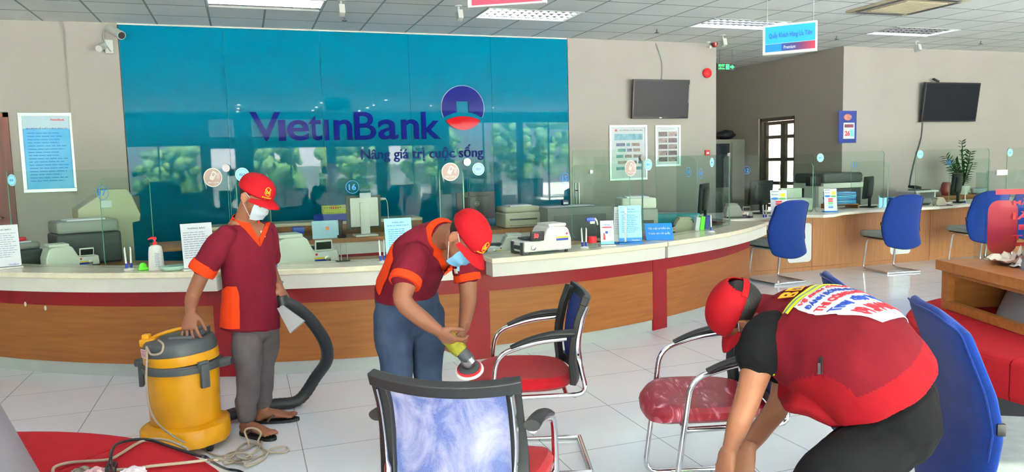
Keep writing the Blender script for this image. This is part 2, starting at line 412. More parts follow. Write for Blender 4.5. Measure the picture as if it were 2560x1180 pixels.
# glazed door in the recess side wall, alley behind
M_BRN = mat('bronze_door_frame', (78, 72, 66), .5)
mb = MB(); X0, X1 = XS+.08, XS+.14
mb.box((X0-.05, 11.14, 0), (X1+.03, 11.20, 2.2), M_BRN).box((X0-.05, 12.09, 0), (X1+.03, 12.15, 2.2), M_BRN).box((X0-.05, 11.14, 2.14), (X1+.03, 12.15, 2.2), M_BRN)
dr = struct(mb.build('door_2'))
for (ya, yb) in ((11.2, 11.56), (11.56, 12.09)):
    mb = MB(); mb.box((X0, ya, .02), (X1, ya+.05, 2.13), M_BRN).box((X0, yb-.07, .02), (X1, yb, 2.13), M_BRN)
    for z in (.05, .55, .98, 1.42, 1.84, 2.1): mb.box((X0+.005, ya, z-.03), (X1-.005, yb, z+.03), M_BRN)
    lf = mb.build('door_leaf', dr); MB().box((X0+.025, ya+.05, .08), (X0+.031, yb-.07, 2.08), M_GLASS).build('door_glass', lf)
struct(MB().box((9.55, 10.25, -.1), (18, 15.4, -.02), mat('alley_ground', (170, 165, 158), .9)).build('ground_alley'))
mb = MB().box((14.0, 10.2, 0), (14.2, 22, 5), mat('pink_render', (206, 168, 156), .9, var=.1, scale=1)); struct(mb.build('wall_alley'))
struct(MB().box((9.6, 10.2, 3.7), (13.98, 19, 3.8), M_WALLG).build('ceiling_alley_shade')); mb = MB().box((13.86, 13.6, 1.9), (13.99, 15.3, 2.9), mat('teal_signboard', (70, 150, 140), .6)); tag(mb.build('alley_signboard'), 'teal shop signboard seen through the glazed door', 'sign'); al = bpy.data.objects['alley_signboard']  # alley roof is unseen, added to darken what shows through the door
Ts = basis((13.855, 15.2, 2.4), (0, -1, 0), (0, 0, 1), (-1, 0, 0))
mt = MB(); put_text(mt, 'a', Ts, .3, .08, .62, .36, .004, M_WHITE, .02); put_text(mt, 'ra', Ts, .3, -.34, .9, -.06, .004, M_WHITE, .02); mt.build('sign_letters', al)
mb = MB()
for k in range(7): mb.box((13.7, 16.0-.001, .3+.45*k), (13.995, 19.5, .5+.45*k), mat('cream_ledge', (215, 208, 180), .8))
tag(mb.build('alley_ledges'), 'cream horizontal ledges on the building across the alley', 'building front')
mb = MB().box((10.6, 10.25, 0), (10.9, 10.9, 3), M_PALE); mb.box((10.6, 10.2, 0), (14, 10.24, 3.4), M_WALL); struct(mb.build('trim_alley_pier'))

# ------------------------------------------------------------------ ceiling lights
M_LOUV = mat('polished_louvre', (214, 216, 220), .12, metal=1)
M_TUBE = {}
def tube_mat(s):
    if s not in M_TUBE: M_TUBE[s] = mat('fluorescent_tube_%s' % ('off' if s == 0 else 'on_%d' % int(s*10)), (240, 246, 255), .4, emit=s)
    return M_TUBE[s]
def troffer(i, j, s, label):
    x0 = GX+.6*i; y0 = GY-.6*j; t = thing('ceiling_light', label, 'ceiling light', (x0, y0, CEIL), group=None)
    mb = MB(); h = .085
    for lo, hi in (((0, 0, -.006), (1.2, .02, .02)), ((0, .58, -.006), (1.2, .6, .02)), ((0, .02, -.006), (.02, .58, .02)), ((1.18, .02, -.006), (1.2, .58, .02))): mb.box(lo, hi, M_WHITE)
    mb.box((0, 0, h), (1.2, .6, h+.01), M_LOUV); mb.box((0, 0, .02), (1.2, .004, h), M_LOUV); mb.box((0, .596, .02), (1.2, .6, h), M_LOUV); mb.box((0, 0, .02), (.004, .6, h), M_LOUV); mb.box((1.196, 0, .02), (1.2, .6, h), M_LOUV)
    mb.build('housing', t)
    mb = MB()
    for k in range(1, 4): y = .02+.14*k; mb.add([(.02, y-.012, .05), (1.18, y-.012, .05), (1.18, y, .0), (.02, y, .0), (.02, y+.012, .05), (1.18, y+.012, .05)], [(0, 1, 2, 3), (3, 2, 5, 4), (0, 4, 5, 1)], M_LOUV)
    for k in range(1, 12): x = .02+1.16*k/12; mb.add([(x-.008, .02, .048), (x-.008, .58, .048), (x, .58, .004), (x, .02, .004), (x+.008, .02, .048), (x+.008, .58, .048)], [(0, 1, 2, 3), (3, 2, 5, 4), (0, 4, 5, 1)], M_LOUV)
    mb.build('louvre', t)
    for k in range(4): y = .09+.14*k; MB().tube([(.04, y, .066), (1.16, y, .066)], .013, 8, tube_mat(s)).build('tube', t)
    return t
LL = {0: ('louvred ceiling light above the left end of the blue wall', 0.0), 1: ('dim louvred ceiling light above the middle of the blue wall', 5.0),
      2: ('bright louvred ceiling light in front of the wall with the television and posters', 12.0), 3: ('bright louvred ceiling light in front of the far television', 16.0)}
for k, (i, j) in enumerate(FIX):
    if k < 4: troffer(i, j, LL[k][1], LL[k][0])
    else:
        o = troffer(i, j, 8.0, 'unseen louvred ceiling light added over the public area to light the hall'); o['group'] = 'unseen added ceiling lights over the public area'  # rows out of view, put in as extra light for the hall
# small spotlights over the public side, mirrored in the blue glass
M_SPOT = mat('spot_lamp', (255, 250, 240), .4, emit=150)
for x, y in ((-.02, -1.67), (-.04, -3.0), (-.07, -4.2), (2.09, -.95), (2.09, -2.48), (2.1, -3.73), (3.67, -.01), (3.63, -1.73), (3.59, -2.7), (3.52, -3.92), (5.33, -1.85), (7.51, -2.6)):
    t = thing('ceiling_spotlight', 'small round ceiling spotlight over the public area', 'spotlight', (x, y, CEIL), group='spotlights over the public area')
    MB().lathe([(.05, 0), (.05, -.012), (.035, -.014)], 16, M_WHITE).build('rim', t); MB().lathe([(.033, -.0145), (.033, -.02), (.02, -.024)], 12, M_SPOT).build('lamp', t)

# ------------------------------------------------------------------ curved teller counter
CX, CYY = 1.6, 10.6
def cp(R, a, z): return V((CX+R*math.sin(a), CYY-R*math.cos(a), z))
def arc(mb, R0, R1, a0, a1, z0, z1, m, em=None):
    n = max(2, int(abs(a1-a0)/.02)); vs = []
    for i in range(n+1):
        a = a0+(a1-a0)*i/n; vs += [cp(R0, a, z0), cp(R1, a, z0), cp(R1, a, z1), cp(R0, a, z1)]
    f = []; fe = []
    for i in range(n):
        b = 4*i; c = b+4
        f += [(b+1, c+1, c+2, b+2), (b+3, b+7, b+4, b)]; fe += [(b+2, c+2, c+3, b+3), (b, c, c+1, b+1)]
    fe += [(0, 1, 2, 3), (4*n+3, 4*n+2, 4*n+1, 4*n)]
    # keep the two long faces smooth, the rims flat
    mb.add(vs, f, m, None, True); b = len(mb.v)-len(vs); k = mb._m(em or m)
    for q in fe: mb.f.append([b+i for i in q]); mb.mi.append(k); mb.sm.append(False)
    return mb
M_WOOD = mat('counter_wood_laminate', (142, 88, 42), .42, var=.16, scale=5, stretch=(.5, .5, 7), rgb2=(126, 74, 34))
M_WOOD2 = mat('light_wood_laminate', (154, 106, 70), .45, var=.14, scale=5, stretch=(9, 9, .5), rgb2=(140, 92, 58))
M_STONE = mat('cream_stone_top', (222, 212, 190), .18, var=.07, scale=14)
M_FASC = mat('white_fascia', (204, 200, 194), .5, var=.02)
M_KICK = mat('grey_kick_board', (168, 172, 172), .4, var=.04, scale=4)
M_DESK = mat('desk_laminate', (150, 104, 66), .4, var=.1, scale=6, stretch=(6, .6, 1))
SEG = [(-.963, -.3465, -.95, -.3657, 'left'), (-.3325, -.0150, -.3355, -.017, 'm1'), (.0170, .3260, .021, .3296, 'm2'), (.333, .7545, .3658, .735, 'r')]
SL = ['curved teller counter station at the left end under the number 17 sticker', 'curved teller counter station behind the two men in maroon shirts',
      'curved teller counter station carrying the white banknote counter with red digits', 'curved teller counter station at the right end beside the blue chairs']
for (a0, a1, b0, b1, _), lab in zip(SEG, SL):
    c = cp(5.2, (a0+a1)/2, 0); t = thing('teller_counter', lab, 'counter', (0, 0, 0), group=None)
    arc(MB(), 5.03, 5.2, b0, b1, .095, .52, M_WOOD).build('front_panel', t)
    arc(MB(), 5.03, 5.19, b0, b1, 0, .095, M_KICK).build('kick_board', t)
    arc(MB(), 5.03, 5.2, b0, b1, .52, .66, M_RED).build('red_band', t)
    arc(MB(), 4.99, 5.355, a0, a1, .65, .748, M_FASC).build('fascia', t)
    arc(MB(), 4.97, 5.375, a0-.002, a1+.002, .75, .79, M_STONE).build('worktop', t, bevel=.006)
    arc(MB(), 4.30, 4.96, a0+.01, a1-.01, .70, .735, M_DESK).build('inner_desk', t)
    arc(MB(), 4.98, 5.02, b0, b1, 0, .70, M_FASC).build('inner_panel', t)
for k, ((a, b), lab) in enumerate(zip(((-.3655, -.3357), (-.0168, .0208), (.3298, .3656)), ('red counter pillar behind the yellow vacuum cleaner and its operator', 'red counter pillar behind the polishing man', 'narrow red counter pillar near the right end of the curved counter'))):
    tag(arc(MB(), 4.98, 5.203, a, b, 0, .765 if k == 1 else .66, M_RED).build('counter_pillar'), lab, 'pillar')
# glass screens standing on the stone top
GL = [(-.7037, -.3425), (-.3395, -.0015), (.0015, .3265), (.3285, .645)]
GLAB = ['curved glass screen with the number 17 sticker at the left end of the counter', 'curved glass screen with the number 16 sticker behind the maroon shirted men', 'curved glass screen behind the white banknote counter with red digits', 'curved glass screen at the right end of the curved counter']
screens = []
def screen_thing(lab): return thing('glass_screen', lab, 'glass screen')
for (a, b), lab in zip(GL, GLAB):
    t = screen_thing(lab); arc(MB(), 5.096, 5.104, a, b, .793, 1.515, M_GLASS, M_GLASSEDGE).build('pane', t); screens.append(t)
    mb = MB().lathe([(.028, -.012), (.03, 0), (.028, .012)], 18, M_CHROME, T=basis(cp(5.1, b, 1.50), (math.cos(b), math.sin(b), 0), (0, 0, 1), (math.sin(b), -math.cos(b), 0))); mb.build('clip', t)
def gframe(x, z, R=5.108):
    a = math.asin((x-CX)/R); return basis(cp(R, a, z), (math.cos(a), math.sin(a), 0), (0, 0, 1), (math.sin(a), -math.cos(a), 0))
def iso(parent, T, r=.047, num=None, label='round blue sticker'):
    mb = MB()
    if num is None:
        mb.prism(disc(r, 36), -.0006, 0, M_WHITE, T); mb.prism(disc(r*.9, 36), -.0006, .0006, M_SKY, T); mb.prism(disc(r*.72, 36), 0, .0010, mat('sticker_pale_blue', (150, 212, 240), .5), T)
        put_text(mb, 'ISO', T, -r*.42, -r*.18, r*.42, r*.18, .0016, M_NAVY, .02); mb.build('iso_sticker', parent)
    else:
        n = 36; P = disc(r, n); Q = disc(r*.93, n)
        mb.add([(x, y, .0005) for x, y in P]+[(x, y, .0005) for x, y in Q], [(i, (i+1) % n, n+(i+1) % n, n+i) for i in range(n)], M_MBLUE, T)
        put_text(mb, num, T, -r*.55, -r*.45, r*.55, r*.45, .0008, M_MBLUE, .015); mb.build('number_sticker', parent, fix=False)
M_TAUPE = mat('sticker_taupe', (150, 128, 124), .6)
def bubble(parent, T, r=.068):
    mb = MB(); P = [(r*math.cos(a), r*math.sin(a)) for a in [(-2.6+2*PI*i/36*.93) for i in range(37)]]+[(-r*.75, -r*1.25)]
    mb.prism(P, -.0006, 0, M_WHITE, T); mb.prism([(x*.91, y*.91) for x, y in P], -.0004, .0007, M_TAUPE, T)
    T2 = T @ TR((0, r*.15, 0), rz=-.5); mb.prism(rrect(-r*.22, -r*.42, r*.22, r*.5, r*.1), 0, .0013, M_WHITE, T2)
    mb.prism(rrect(-r*.14, 0, r*.14, r*.38, r*.03), 0, .0018, M_TAUPE, T2)
    for i in range(3):
        for j in range(3): mb.cbox(((i-1)*r*.12, -r*.1-j*r*.1, .0014), (r*.07, r*.05, .001), M_TAUPE, T2)
    for k in (.42, .52, .62):
        for q in range(5): a = -.5+q*.25; mb.cbox((r*k*math.cos(a)+r*.1, r*.15+r*k*math.sin(a), .0008), (r*.04, r*.1, .0006), M_WHITE, T)
    put_text(mb, '0902 12 00 68', T, -r*.55, -r*.62, r*.6, -r*.46, .0014, M_WHITE, .01); mb.build('phone_sticker', parent)
iso(screens[0], gframe(-1.66, 1.45), .045); iso(screens[0], gframe(-.98, 1.345), .052, '17'); bubble(screens[0], gframe(-.21, 1.435))
iso(screens[1], gframe(-.01, 1.45), .05); iso(screens[1], gframe(.74, 1.34), .048, '16'); bubble(screens[1], gframe(1.46, 1.43))
iso(screens[2], gframe(1.68, 1.445), .048); iso(screens[2], gframe(2.42, 1.35), .045, '15'); bubble(screens[2], gframe(3.1, 1.415))
iso(screens[3], gframe(3.31, 1.44), .05); iso(screens[3], gframe(3.86, 1.36), .045, '14'); iso(screens[3], gframe(4.06, 1.34), .045, '14'); iso(screens[3], gframe(4.27, 1.44), .045)
# radial divider sheets between stations
for (a, r0, z1, lab) in ((-.341, 4.2, 1.45, 'glass divider between the first two teller desks'), (-.56, 4.4, 1.45, 'glass divider inside the left teller desk'), (0, 4.2, 1.45, 'glass divider behind the polishing man'), (.327, 4.2, 1.45, 'glass divider between the desks numbered 15 and 14'), (.55, 4.5, 1.5, 'glass divider near the right end of the curved counter')):
    T = basis(cp(4.955, a, 0), (-math.sin(a), math.cos(a), 0), (math.cos(a), math.sin(a), 0), (0, 0, 1)); z0 = .742
    P = rrect(0, z0, 4.955-r0, z1, .08); mb = MB(); n = len(P)
    TT = basis(cp(4.955, a, 0), (-math.sin(a), math.cos(a), 0), (0, 0, 1), (math.cos(a), math.sin(a), 0))
    mb.prism(P, -.004, .004, M_GLASS, TT); k = mb._m(M_GLASSEDGE)
    for i in range(2, len(mb.mi)): mb.mi[i] = k
    tag(mb.build('glass_divider'), lab, 'glass divider')
# end box of clear acrylic on the right end of the counter
t = thing('acrylic_box', 'tall clear acrylic screen corner at the right end of the curved counter', 'acrylic screen', tuple(cp(5.05, .60, .792)), .6)
MB().box((-.02, -.003, 0), (.16, .003, .72), M_ACRYL).build('front_sheet', t); MB().box((.16, 0, 0), (.166, .5, .72), M_ACRYL).build('side_sheet', t); MB().rbox((-.02, -.01, 0), (.17, .5, .012), .004, M_ACRYL).build('foot', t)

# straight premium counter to the right
YP = 7.82
units = [(5.42, 6.86, 'wood fronted counter unit behind the blue chair nearest the curved counter'), (6.865, 8.86, 'wood fronted counter unit behind the second blue chair'), (8.865, 10.8, 'wood fronted counter unit behind the third blue chair'), (10.805, 13.4, 'wood fronted counter unit at the far right behind the acrylic sign')]
for k, (x0, x1, lab) in enumerate(units):
    t = thing('premium_counter_unit', lab, 'counter', (x0, YP, 0))
    MB().box((0, 0, .05), (x1-x0, .03, .72), M_WOOD2).build('front_panel', t, bevel=.003)
    MB().box((0, .005, 0), (x1-x0, .03, .048), M_WOOD2).build('kick_board', t)
    MB().box((0, .031, 0), (.03, .6, .72), M_WOOD2).build('side_panel', t); MB().box((x1-x0-.03, .031, 0), (x1-x0, .6, .72), M_WOOD2).build('side_panel', t)
poly = [(5.33, 7.42), (5.9, 7.45), (6.5, 7.5), (6.62, 7.36), (6.8, 7.37), (7.1, 7.55), (7.6, 7.65), (8.4, 7.6), (8.75, 7.58), (9.4, 7.68), (10.2, 7.6), (13.4, 7.6), (13.4, 8.5), (5.33, 8.5)]
tag(MB().prism(poly, .722, .757, mat('pale_worktop', (214, 208, 196), .3)).build('premium_worktop', bevel=.004), 'long pale worktop with a wavy front edge on the wooden counter units', 'worktop')
for (u0, v0, u1, v1, lab) in ((1968, 566, 2028, 665, 'rounded grey white notice plate on the wood beside the nearest blue chair'), (2224, 560, 2277, 645, 'rounded grey white notice plate on the wood behind the second blue chair')):
    a = aty(u0, v1, YP); b = aty(u1, v0, YP); z0, z1 = (.12, .62)
    tag(MB().prism(rrect(0, 0, b.x-a.x, z1-z0, .05), 0, .006, mat('plate_grey_white', (205, 206, 210), .5), basis((a.x, YP-.001, z0), (1, 0, 0), (0, 0, 1), (0, -1, 0))).build('notice_plate'), lab, 'notice plate')
# its screens: tall sheets parallel and square to the front
def flat_screen(x0, x1, y, z1, lab, ang=0, z0=.757):
    t = thing('glass_screen', lab, 'glass screen', (x0, y, 0), ang); mb = MB(); mb.prism(rrect(0, z0, x1-x0, z1, .05), -.004, .004, M_GLASS, basis((0, 0, 0), (1, 0, 0), (0, 0, 1), (0, -1, 0)))
    k = mb._m(M_GLASSEDGE)
    for i in range(2, len(mb.mi)): mb.mi[i] = k
    mb.build('pane', t); return t
FS = []
for (x0, x1, y, z1, ang, lab) in ((5.5, 6.85, 7.80, 1.50, 0, 'glass screen on the wooden counter next to the curved counter end'), (6.88, 8.0, 7.80, 1.52, 0, 'glass screen on the wooden counter in front of the copier'), (8.55, 9.9, 7.80, 1.52, 0, 'glass screen on the wooden counter in front of the potted plant'), (10.25, 11.8, 7.8, 1.52, 0, 'glass screen on the wooden counter behind the red acrylic sign'),
                              (6.86, 7.5, 7.82, 1.38, PI/2, 'low glass divider beside the first leaflet holder'), (8.1, 8.75, 7.82, 1.38, PI/2, 'low glass divider to the side of the second monitor'), (9.95, 10.6, 7.82, 1.38, PI/2, 'low glass divider beside the third monitor')):
    FS.append(flat_screen(x0, x1, y, z1, lab, ang))
def pframe(x, z): return basis((x, 7.794, z), (1, 0, 0), (0, 0, 1), (0, -1, 0))
for k, x, z, r, num in ((0, 5.83, 1.32, .05, '12'), (1, 6.95, 1.45, .055, None), (1, 7.50, 1.34, .05, '11'), (2, 8.62, 1.46, .055, None), (2, 9.15, 1.34, .05, '10'), (3, 10.3, 1.45, .055, None)):
    T = FS[k].matrix_world.copy(); loc = Matrix.Translation(-FS[k].location); iso(FS[k], loc @ pframe(x, z), r, num)
# ------------------------------------------------------------------ chairs
M_REDF = mat('red_fabric', (158, 12, 26), .85, var=.12, scale=30, bump=.25, bscale=500, sheen=.1)
M_REDC = mat('bright_red_upholstery', (150, 22, 32), .85, var=.06, scale=20, bump=.2, bscale=300)
M_BLUEF = mat('blue_fabric', (8, 40, 108), .85, var=.08, scale=30, bump=.2, bscale=500, sheen=.1)
M_GREYF = mat('grey_fabric', (150, 156, 154), .85, var=.08, scale=20, bump=.2, bscale=400)
def foam_seat():
    if 'red_fabric_with_foam' in MATS: return MATS['red_fabric_with_foam']
    m = bpy.data.materials.new('red_fabric_with_foam'); m.use_nodes = True; nt = m.node_tree; N = nt.nodes; L = nt.links; b = N['Principled BSDF']
    t = N.new('ShaderNodeTexCoord'); n = N.new('ShaderNodeTexNoise'); n.inputs['Scale'].default_value = 4.0; n.inputs['Detail'].default_value = 6; n.inputs['Distortion'].default_value = 3.2
    mp = N.new('ShaderNodeMapping'); mp.inputs['Scale'].default_value = (1, 2.6, 1); mp.inputs['Rotation'].default_value = (0, 0, .8); L.new(t.outputs['Object'], mp.inputs[0]); L.new(mp.outputs[0], n.inputs['Vector'])
    r = N.new('ShaderNodeValToRGB'); e = r.color_ramp.elements; e[0].position = .44; e[0].color = lin((122, 10, 26)); e[1].position = .72; e[1].color = lin((224, 196, 206))
    q = e.new(.55); q.color = lin((134, 28, 44)); q = e.new(.62); q.color = lin((170, 92, 108)); L.new(n.outputs[0], r.inputs[0]); L.new(r.outputs[0], b.inputs['Base Color']); b.inputs['Roughness'].default_value = .35
    MATS[m.name] = m; return m
def mesh_cloth(name, foam):
    if name in MATS: return MATS[name]
    m = bpy.data.materials.new(name); m.use_nodes = True; nt = m.node_tree; N = nt.nodes; L = nt.links; b = N['Principled BSDF']; b.inputs['Roughness'].default_value = .6
    t = N.new('ShaderNodeTexCoord'); mp = N.new('ShaderNodeMapping'); mp.inputs['Rotation'].default_value = (0, .78, 0); mp.inputs['Scale'].default_value = (260, 1, 260); L.new(t.outputs['Object'], mp.inputs[0])
    ck = N.new('ShaderNodeTexVoronoi'); ck.inputs['Scale'].default_value = 1.0; ck.inputs['Randomness'].default_value = .1; L.new(mp.outputs[0], ck.inputs['Vector'])
    r = N.new('ShaderNodeValToRGB'); r.color_ramp.elements[0].position = .38; r.color_ramp.elements[1].position = .6
    r.color_ramp.elements[0].color = lin((22, 50, 140)); r.color_ramp.elements[1].color = lin((12, 26, 68)); L.new(ck.outputs[0], r.inputs[0]); out = r.outputs[0]
    if foam:
        r.color_ramp.elements[0].color = lin((104, 116, 162)); r.color_ramp.elements[1].color = lin((22, 44, 112))
        n = N.new('ShaderNodeTexNoise'); n.inputs['Scale'].default_value = 5.5; n.inputs['Detail'].default_value = 9; n.inputs['Roughness'].default_value = .62; n.inputs['Distortion'].default_value = .8
        m2 = N.new('ShaderNodeMapping'); m2.inputs['Scale'].default_value = (1.5, 1, .8); m2.inputs['Rotation'].default_value = (0, -.35, 0); m2.inputs['Location'].default_value = (.7, 0, .35); L.new(t.outputs['Object'], m2.inputs[0]); L.new(m2.outputs[0], n.inputs['Vector'])
        r2 = N.new('ShaderNodeValToRGB'); r2.color_ramp.elements[0].position = .41; r2.color_ramp.elements[1].position = .70; L.new(n.outputs[0], r2.inputs[0])
        mx = N.new('ShaderNodeMix'); mx.data_type = 'RGBA'; L.new(r2.outputs[0], mx.inputs[0]); L.new(out, mx.inputs[6]); mx.inputs[7].default_value = lin((162, 158, 186)); out = mx.outputs[2]
    L.new(out, b.inputs['Base Color']); MATS[name] = m; return m
def yback(z):
    K = [(.40, -.262), (.46, -.27), (.55, -.262), (.65, -.27), (.75, -.292), (.86, -.335)]
    for (a, ya), (b, yb) in zip(K[:-1], K[1:]):
        if z <= b: t = (z-a)/(b-a); return ya+(yb-ya)*t
    return K[-1][1]
def bp_(x, z, d=0): return (x, yback(z)+.75*x*x+d, z)
def visitor_chair(label, loc, rz, foam_s=False, foam_b=False, group=None):
    t = thing('visitor_chair', label, 'chair', loc, rz, group)
    seat = MB(); n = 26
    def prof(a):   # squarish outline, wider in front
        c, s_ = math.cos(a), math.sin(a); e = 3.1; r = (abs(c)**e+abs(s_)**e)**(-1/e); return r*c*(.245+.012*s_), r*s_*.255
    rings = [(.30, .462), (.75, .468), (.93, .462), (1.0, .442), (.99, .415), (.90, .398), (.3, .396)]
    vs = []; fs = []; n = 40
    for k, z in rings:
        for i in range(n):
            x, y = prof(2*PI*i/n); yy = y*k+.01; zz = z-.035*max(0, (yy-.12)/.14)**2+.012*(abs(x*k)/.25)**2; vs.append((x*k, yy, zz))
    for j in range(len(rings)-1):
        for i in range(n): fs.append((j*n+i, (j+1)*n+i, (j+1)*n+(i+1) % n, j*n+(i+1) % n))
    fs.append(list(range(n))); fs.append([(len(rings)-1)*n+i for i in range(n)][::-1])
    seat.add(vs, fs, foam_seat() if foam_s else M_REDF, None, True); seat.build('seat', t)
    for s in (-1, 1):
        P = fillet([(s*.235, -.31, .013), (s*.240, .205, .013), (s*.248, .125, .60), (s*.250, -.05, .655), (s*.25, -.2, .668)], .07, 6)
        MB().tube(P, .0125, 12, M_CHROME).build('side_frame', t)
        A = smoothpath([(s*.249, .06, .633), (s*.252, -.03, .668), (s*.255, -.13, .69), (s*.256, -.235, .694)], 5); k = len(A)
        MB().tube(A, [(.017+.010*i/k, .010+.009*i/k) for i in range(k)], 14, M_BLACK, side=(1, 0, 0)).build('arm_pad', t)
        P = fillet([(s*.232, .16, .385), (s*.21, -.30, .385), (s*.205, -.272, .50), bp_(s*.215, .62, -.020), bp_(s*.215, .75, -.020), bp_(s*.215, .81, -.020)], .06, 6)
        MB().tube(P, [(.012, .012)]*14+[(.015, .005)]*(len(P)-14), 12, M_CHROME).build('seat_rail', t)
        MB().sphere(bp_(s*.215, .58, -.028), .006, M_BLACK, n=8, k=6).build('screw', t)
    MB().tube([(-.235, -.31, .013), (.235, -.31, .013)], .0125, 12, M_CHROME).build('cross_tube', t)
    MB().tube([(-.24, .14, .385), (.24, .14, .385)], .011, 10, M_CHROME).build('cross_tube', t); MB().tube([(-.21, -.2, .385), (.21, -.2, .385)], .011, 10, M_CHROME).build('cross_tube', t)
    fr = MB(); th = .028
    for s in (-1, 1): fr.grid(lambda a, b, s=s: bp_(s*(.182+.054*(a if s > 0 else 1-a)) + s*.004*math.sin(b*6), .44+.40*b, .012), 3, 14, M_BLACK, thick=th if s > 0 else -th)
    fr.grid(lambda a, b: bp_(-.236+.472*a, .822+.040*b-.018*(1-abs(2*a-1)**2), .014), 14, 3, M_BLACK, thick=-.034)
    fr.grid(lambda a, b: bp_(-.236+.472*a, .44+.045*b, .014), 14, 2, M_BLACK, thick=-.03)
    fr.build('back_frame', t, bevel=.004)
    MB().grid(lambda a, b: bp_(-.19+.38*a, .478+.348*b-.012*(1-abs(2*a-1)**2)*b, 0), 12, 10, mesh_cloth('blue_mesh_with_foam' if foam_b else 'blue_mesh', foam_b), thick=.003).build('back_mesh', t)
    MB().sphere((0, -.292, .455), (.06, .018, .026), M_BLACK).build('lumbar_block', t)
    if foam_b:
        mb = MB(); rd = random.Random(4)
        for k in range(26): x = -.17+.34*rd.random(); mb.sphere((x, bp_(x, .47)[1]-.012, .475+.01*rd.random()), (.008+.014*rd.random(), .006, .006+.007*rd.random()), mat('soap_foam', (232, 230, 240), .5), n=8, k=6)
        mb.build('soap_foam', t)
    return t
def rzf(fx, fy): return math.atan2(-fx, fy)      # turn so that local +y looks along (fx, fy)
HD = rzf(-.954, .30)
cD = visitor_chair('red seated chair with blue mesh back being polished by the man in jeans', (1.254, 3.46, 0), HD)
cC = visitor_chair('red seated visitor chair smeared with white foam beside the man in the red vest', (1.84, 2.76, 0), HD+.02, foam_s=True)
MB().lathe([(.0136, -.02), (.0136, .02)], 14, M_NAVY, T=TR((.2447, .155, .38), rx=-.1)).lathe([(.0134, .02), (.0134, .035)], 14, M_WPAPER, T=TR((.2447, .155, .38), rx=-.1)).build('size_sticker', cC)
cE = visitor_chair('visitor chair with foam covered blue mesh back, its back to the camera', (.70, 2.41, 0), rzf(math.sin(.60), math.cos(.60)), foam_b=True)

def bchair_y(z):
    K = [(.28, -.285), (.36, -.265), (.48, -.215), (.60, -.20), (.72, -.22), (.86, -.27), (1.04, -.335)]
    for (a, ya), (b, yb) in zip(K[:-1], K[1:]):
        if z <= b: u = (z-a)/(b-a); return ya+(yb-ya)*u
    return K[-1][1]
def blue_chair(label, loc, rz, group=None):
    t = thing('blue_back_chair', label, 'chair', loc, rz, group); mb = MB(); nu, nv = 24, 26
    def f(a, b, off):
        z = .29+.70*b; hw = .262+.02*math.sin(b*PI*1.6-.5); e = abs(2*a-1)
        edge = max(0, b-.90)/.10; zb = z-.085*(e**4)*edge; edge2 = max(0, .12-b)/.12; zb += .05*(e**2)*edge2
        x = (2*a-1)*hw*(1-.10*edge**3-.10*edge2**2); kk = math.sqrt(max(0, 1-e**7))*math.sqrt(max(0, 1-abs(2*b-1)**16)); return V((x, bchair_y(z)+.055*e*e+off*kk, zb))
    vs = []; fs = []; W = nv+1
    for i in range(nu+1):
        for j in range(nv+1): vs.append(f(i/nu, j/nv, .022))
    o2 = len(vs)
    for i in range(nu+1):
        for j in range(nv+1): vs.append(f(i/nu, j/nv, -.03))
    for i in range(nu):
        for j in range(nv): q = (i*W+j, i*W+j+1, (i+1)*W+j+1, (i+1)*W+j); fs.append(q); fs.append(tuple(o2+k for k in q[::-1]))
    bd = [(i*W, 0) for i in range(nu+1)]+[(nu*W+j, 0) for j in range(1, W)]+[(i*W+nv, 0) for i in range(nu-1, -1, -1)]+[(j, 0) for j in range(nv-1, 0, -1)]; bd = [q[0] for q in bd]
    for a_, b_ in zip(bd, bd[1:]+bd[:1]): fs.append((a_, b_, o2+b_, o2+a_))
    mb.add(vs, fs, M_BLUEF, None, True); o = mb.build('backrest', t, sharp=False);     ww = o.modifiers.new('w', 'WELD'); ww.merge_threshold = .0005; e = o.modifiers.new('s', 'SUBSURF'); e.levels = 1; e.render_levels = 1
    P = [f(i/nu, 1, -.002)+V((0, 0, .0)) for i in range(nu+1)]
    MB().tube([f(.035, j/16, -.031) for j in range(5, 16)]+[f(.035+.93*i/nu, .965, -.031) for i in range(1, nu)]+[f(.965, j/16, -.031) for j in range(15, 4, -1)], .0035, 6, M_BLUEF).build('piping', t)
    MB().rbox((-.25, -.20, .435), (.25, .27, .505), .03, M_GREYF, seg=4).build('seat', t); MB().box((-.22, -.2, .422), (.22, .24, .436), M_BLACK).build('seat_pan', t)
    for s in (-1, 1): MB().tube(fillet([(s*.225, -.24, .013), (s*.225, .23, .013), (s*.215, .17, .41), (s*.215, -.19, .41)], .06, 6), .0125, 10, M_CHROME).build('side_frame', t)
    MB().tube([(-.225, -.24, .013), (.225, -.24, .013)], .0125, 10, M_CHROME).build('cross_tube', t)
    for s in (-1, 1): MB().rbox((s*.266-.010, -.165, .60), (s*.266+.010, -.14, .64), .004, M_BLACK).build('side_clip', t)
    return t
def bl(x, y, fx, fy): L_ = math.hypot(fx, fy); return (x+fx/L_*.26, y+fy/L_*.26, 0), rzf(fx, fy)
l, r = bl(5.93, 7.08, -.05, 1); bA = blue_chair('blue backed chair at the wooden counter, nearest the curved counter', l, r)
l, r = bl(7.64, 7.08, .12, 1); dup(bA, l, r, 'blue backed chair at the wooden counter in front of the second notice plate')
l, r = bl(8.95, 6.98, .25, 1); dup(bA, l, r, 'blue backed chair half behind the edge of the red acrylic sign')
l, r = bl(9.75, 7.05, .1, 1); dup(bA, l, r, 'blue backed chair seen through the red acrylic sign')
l, r = ((2.45, 1.79, 0), rzf(.848, -.53)); dup(bA, l, r, 'large blue backed chair in front of the red settee, nearest the camera')
l, r = ((2.60, 2.40, 0), rzf(.848, -.53)); dup(bA, l, r, 'blue backed chair whose rounded top shows just above the back of the bending man')

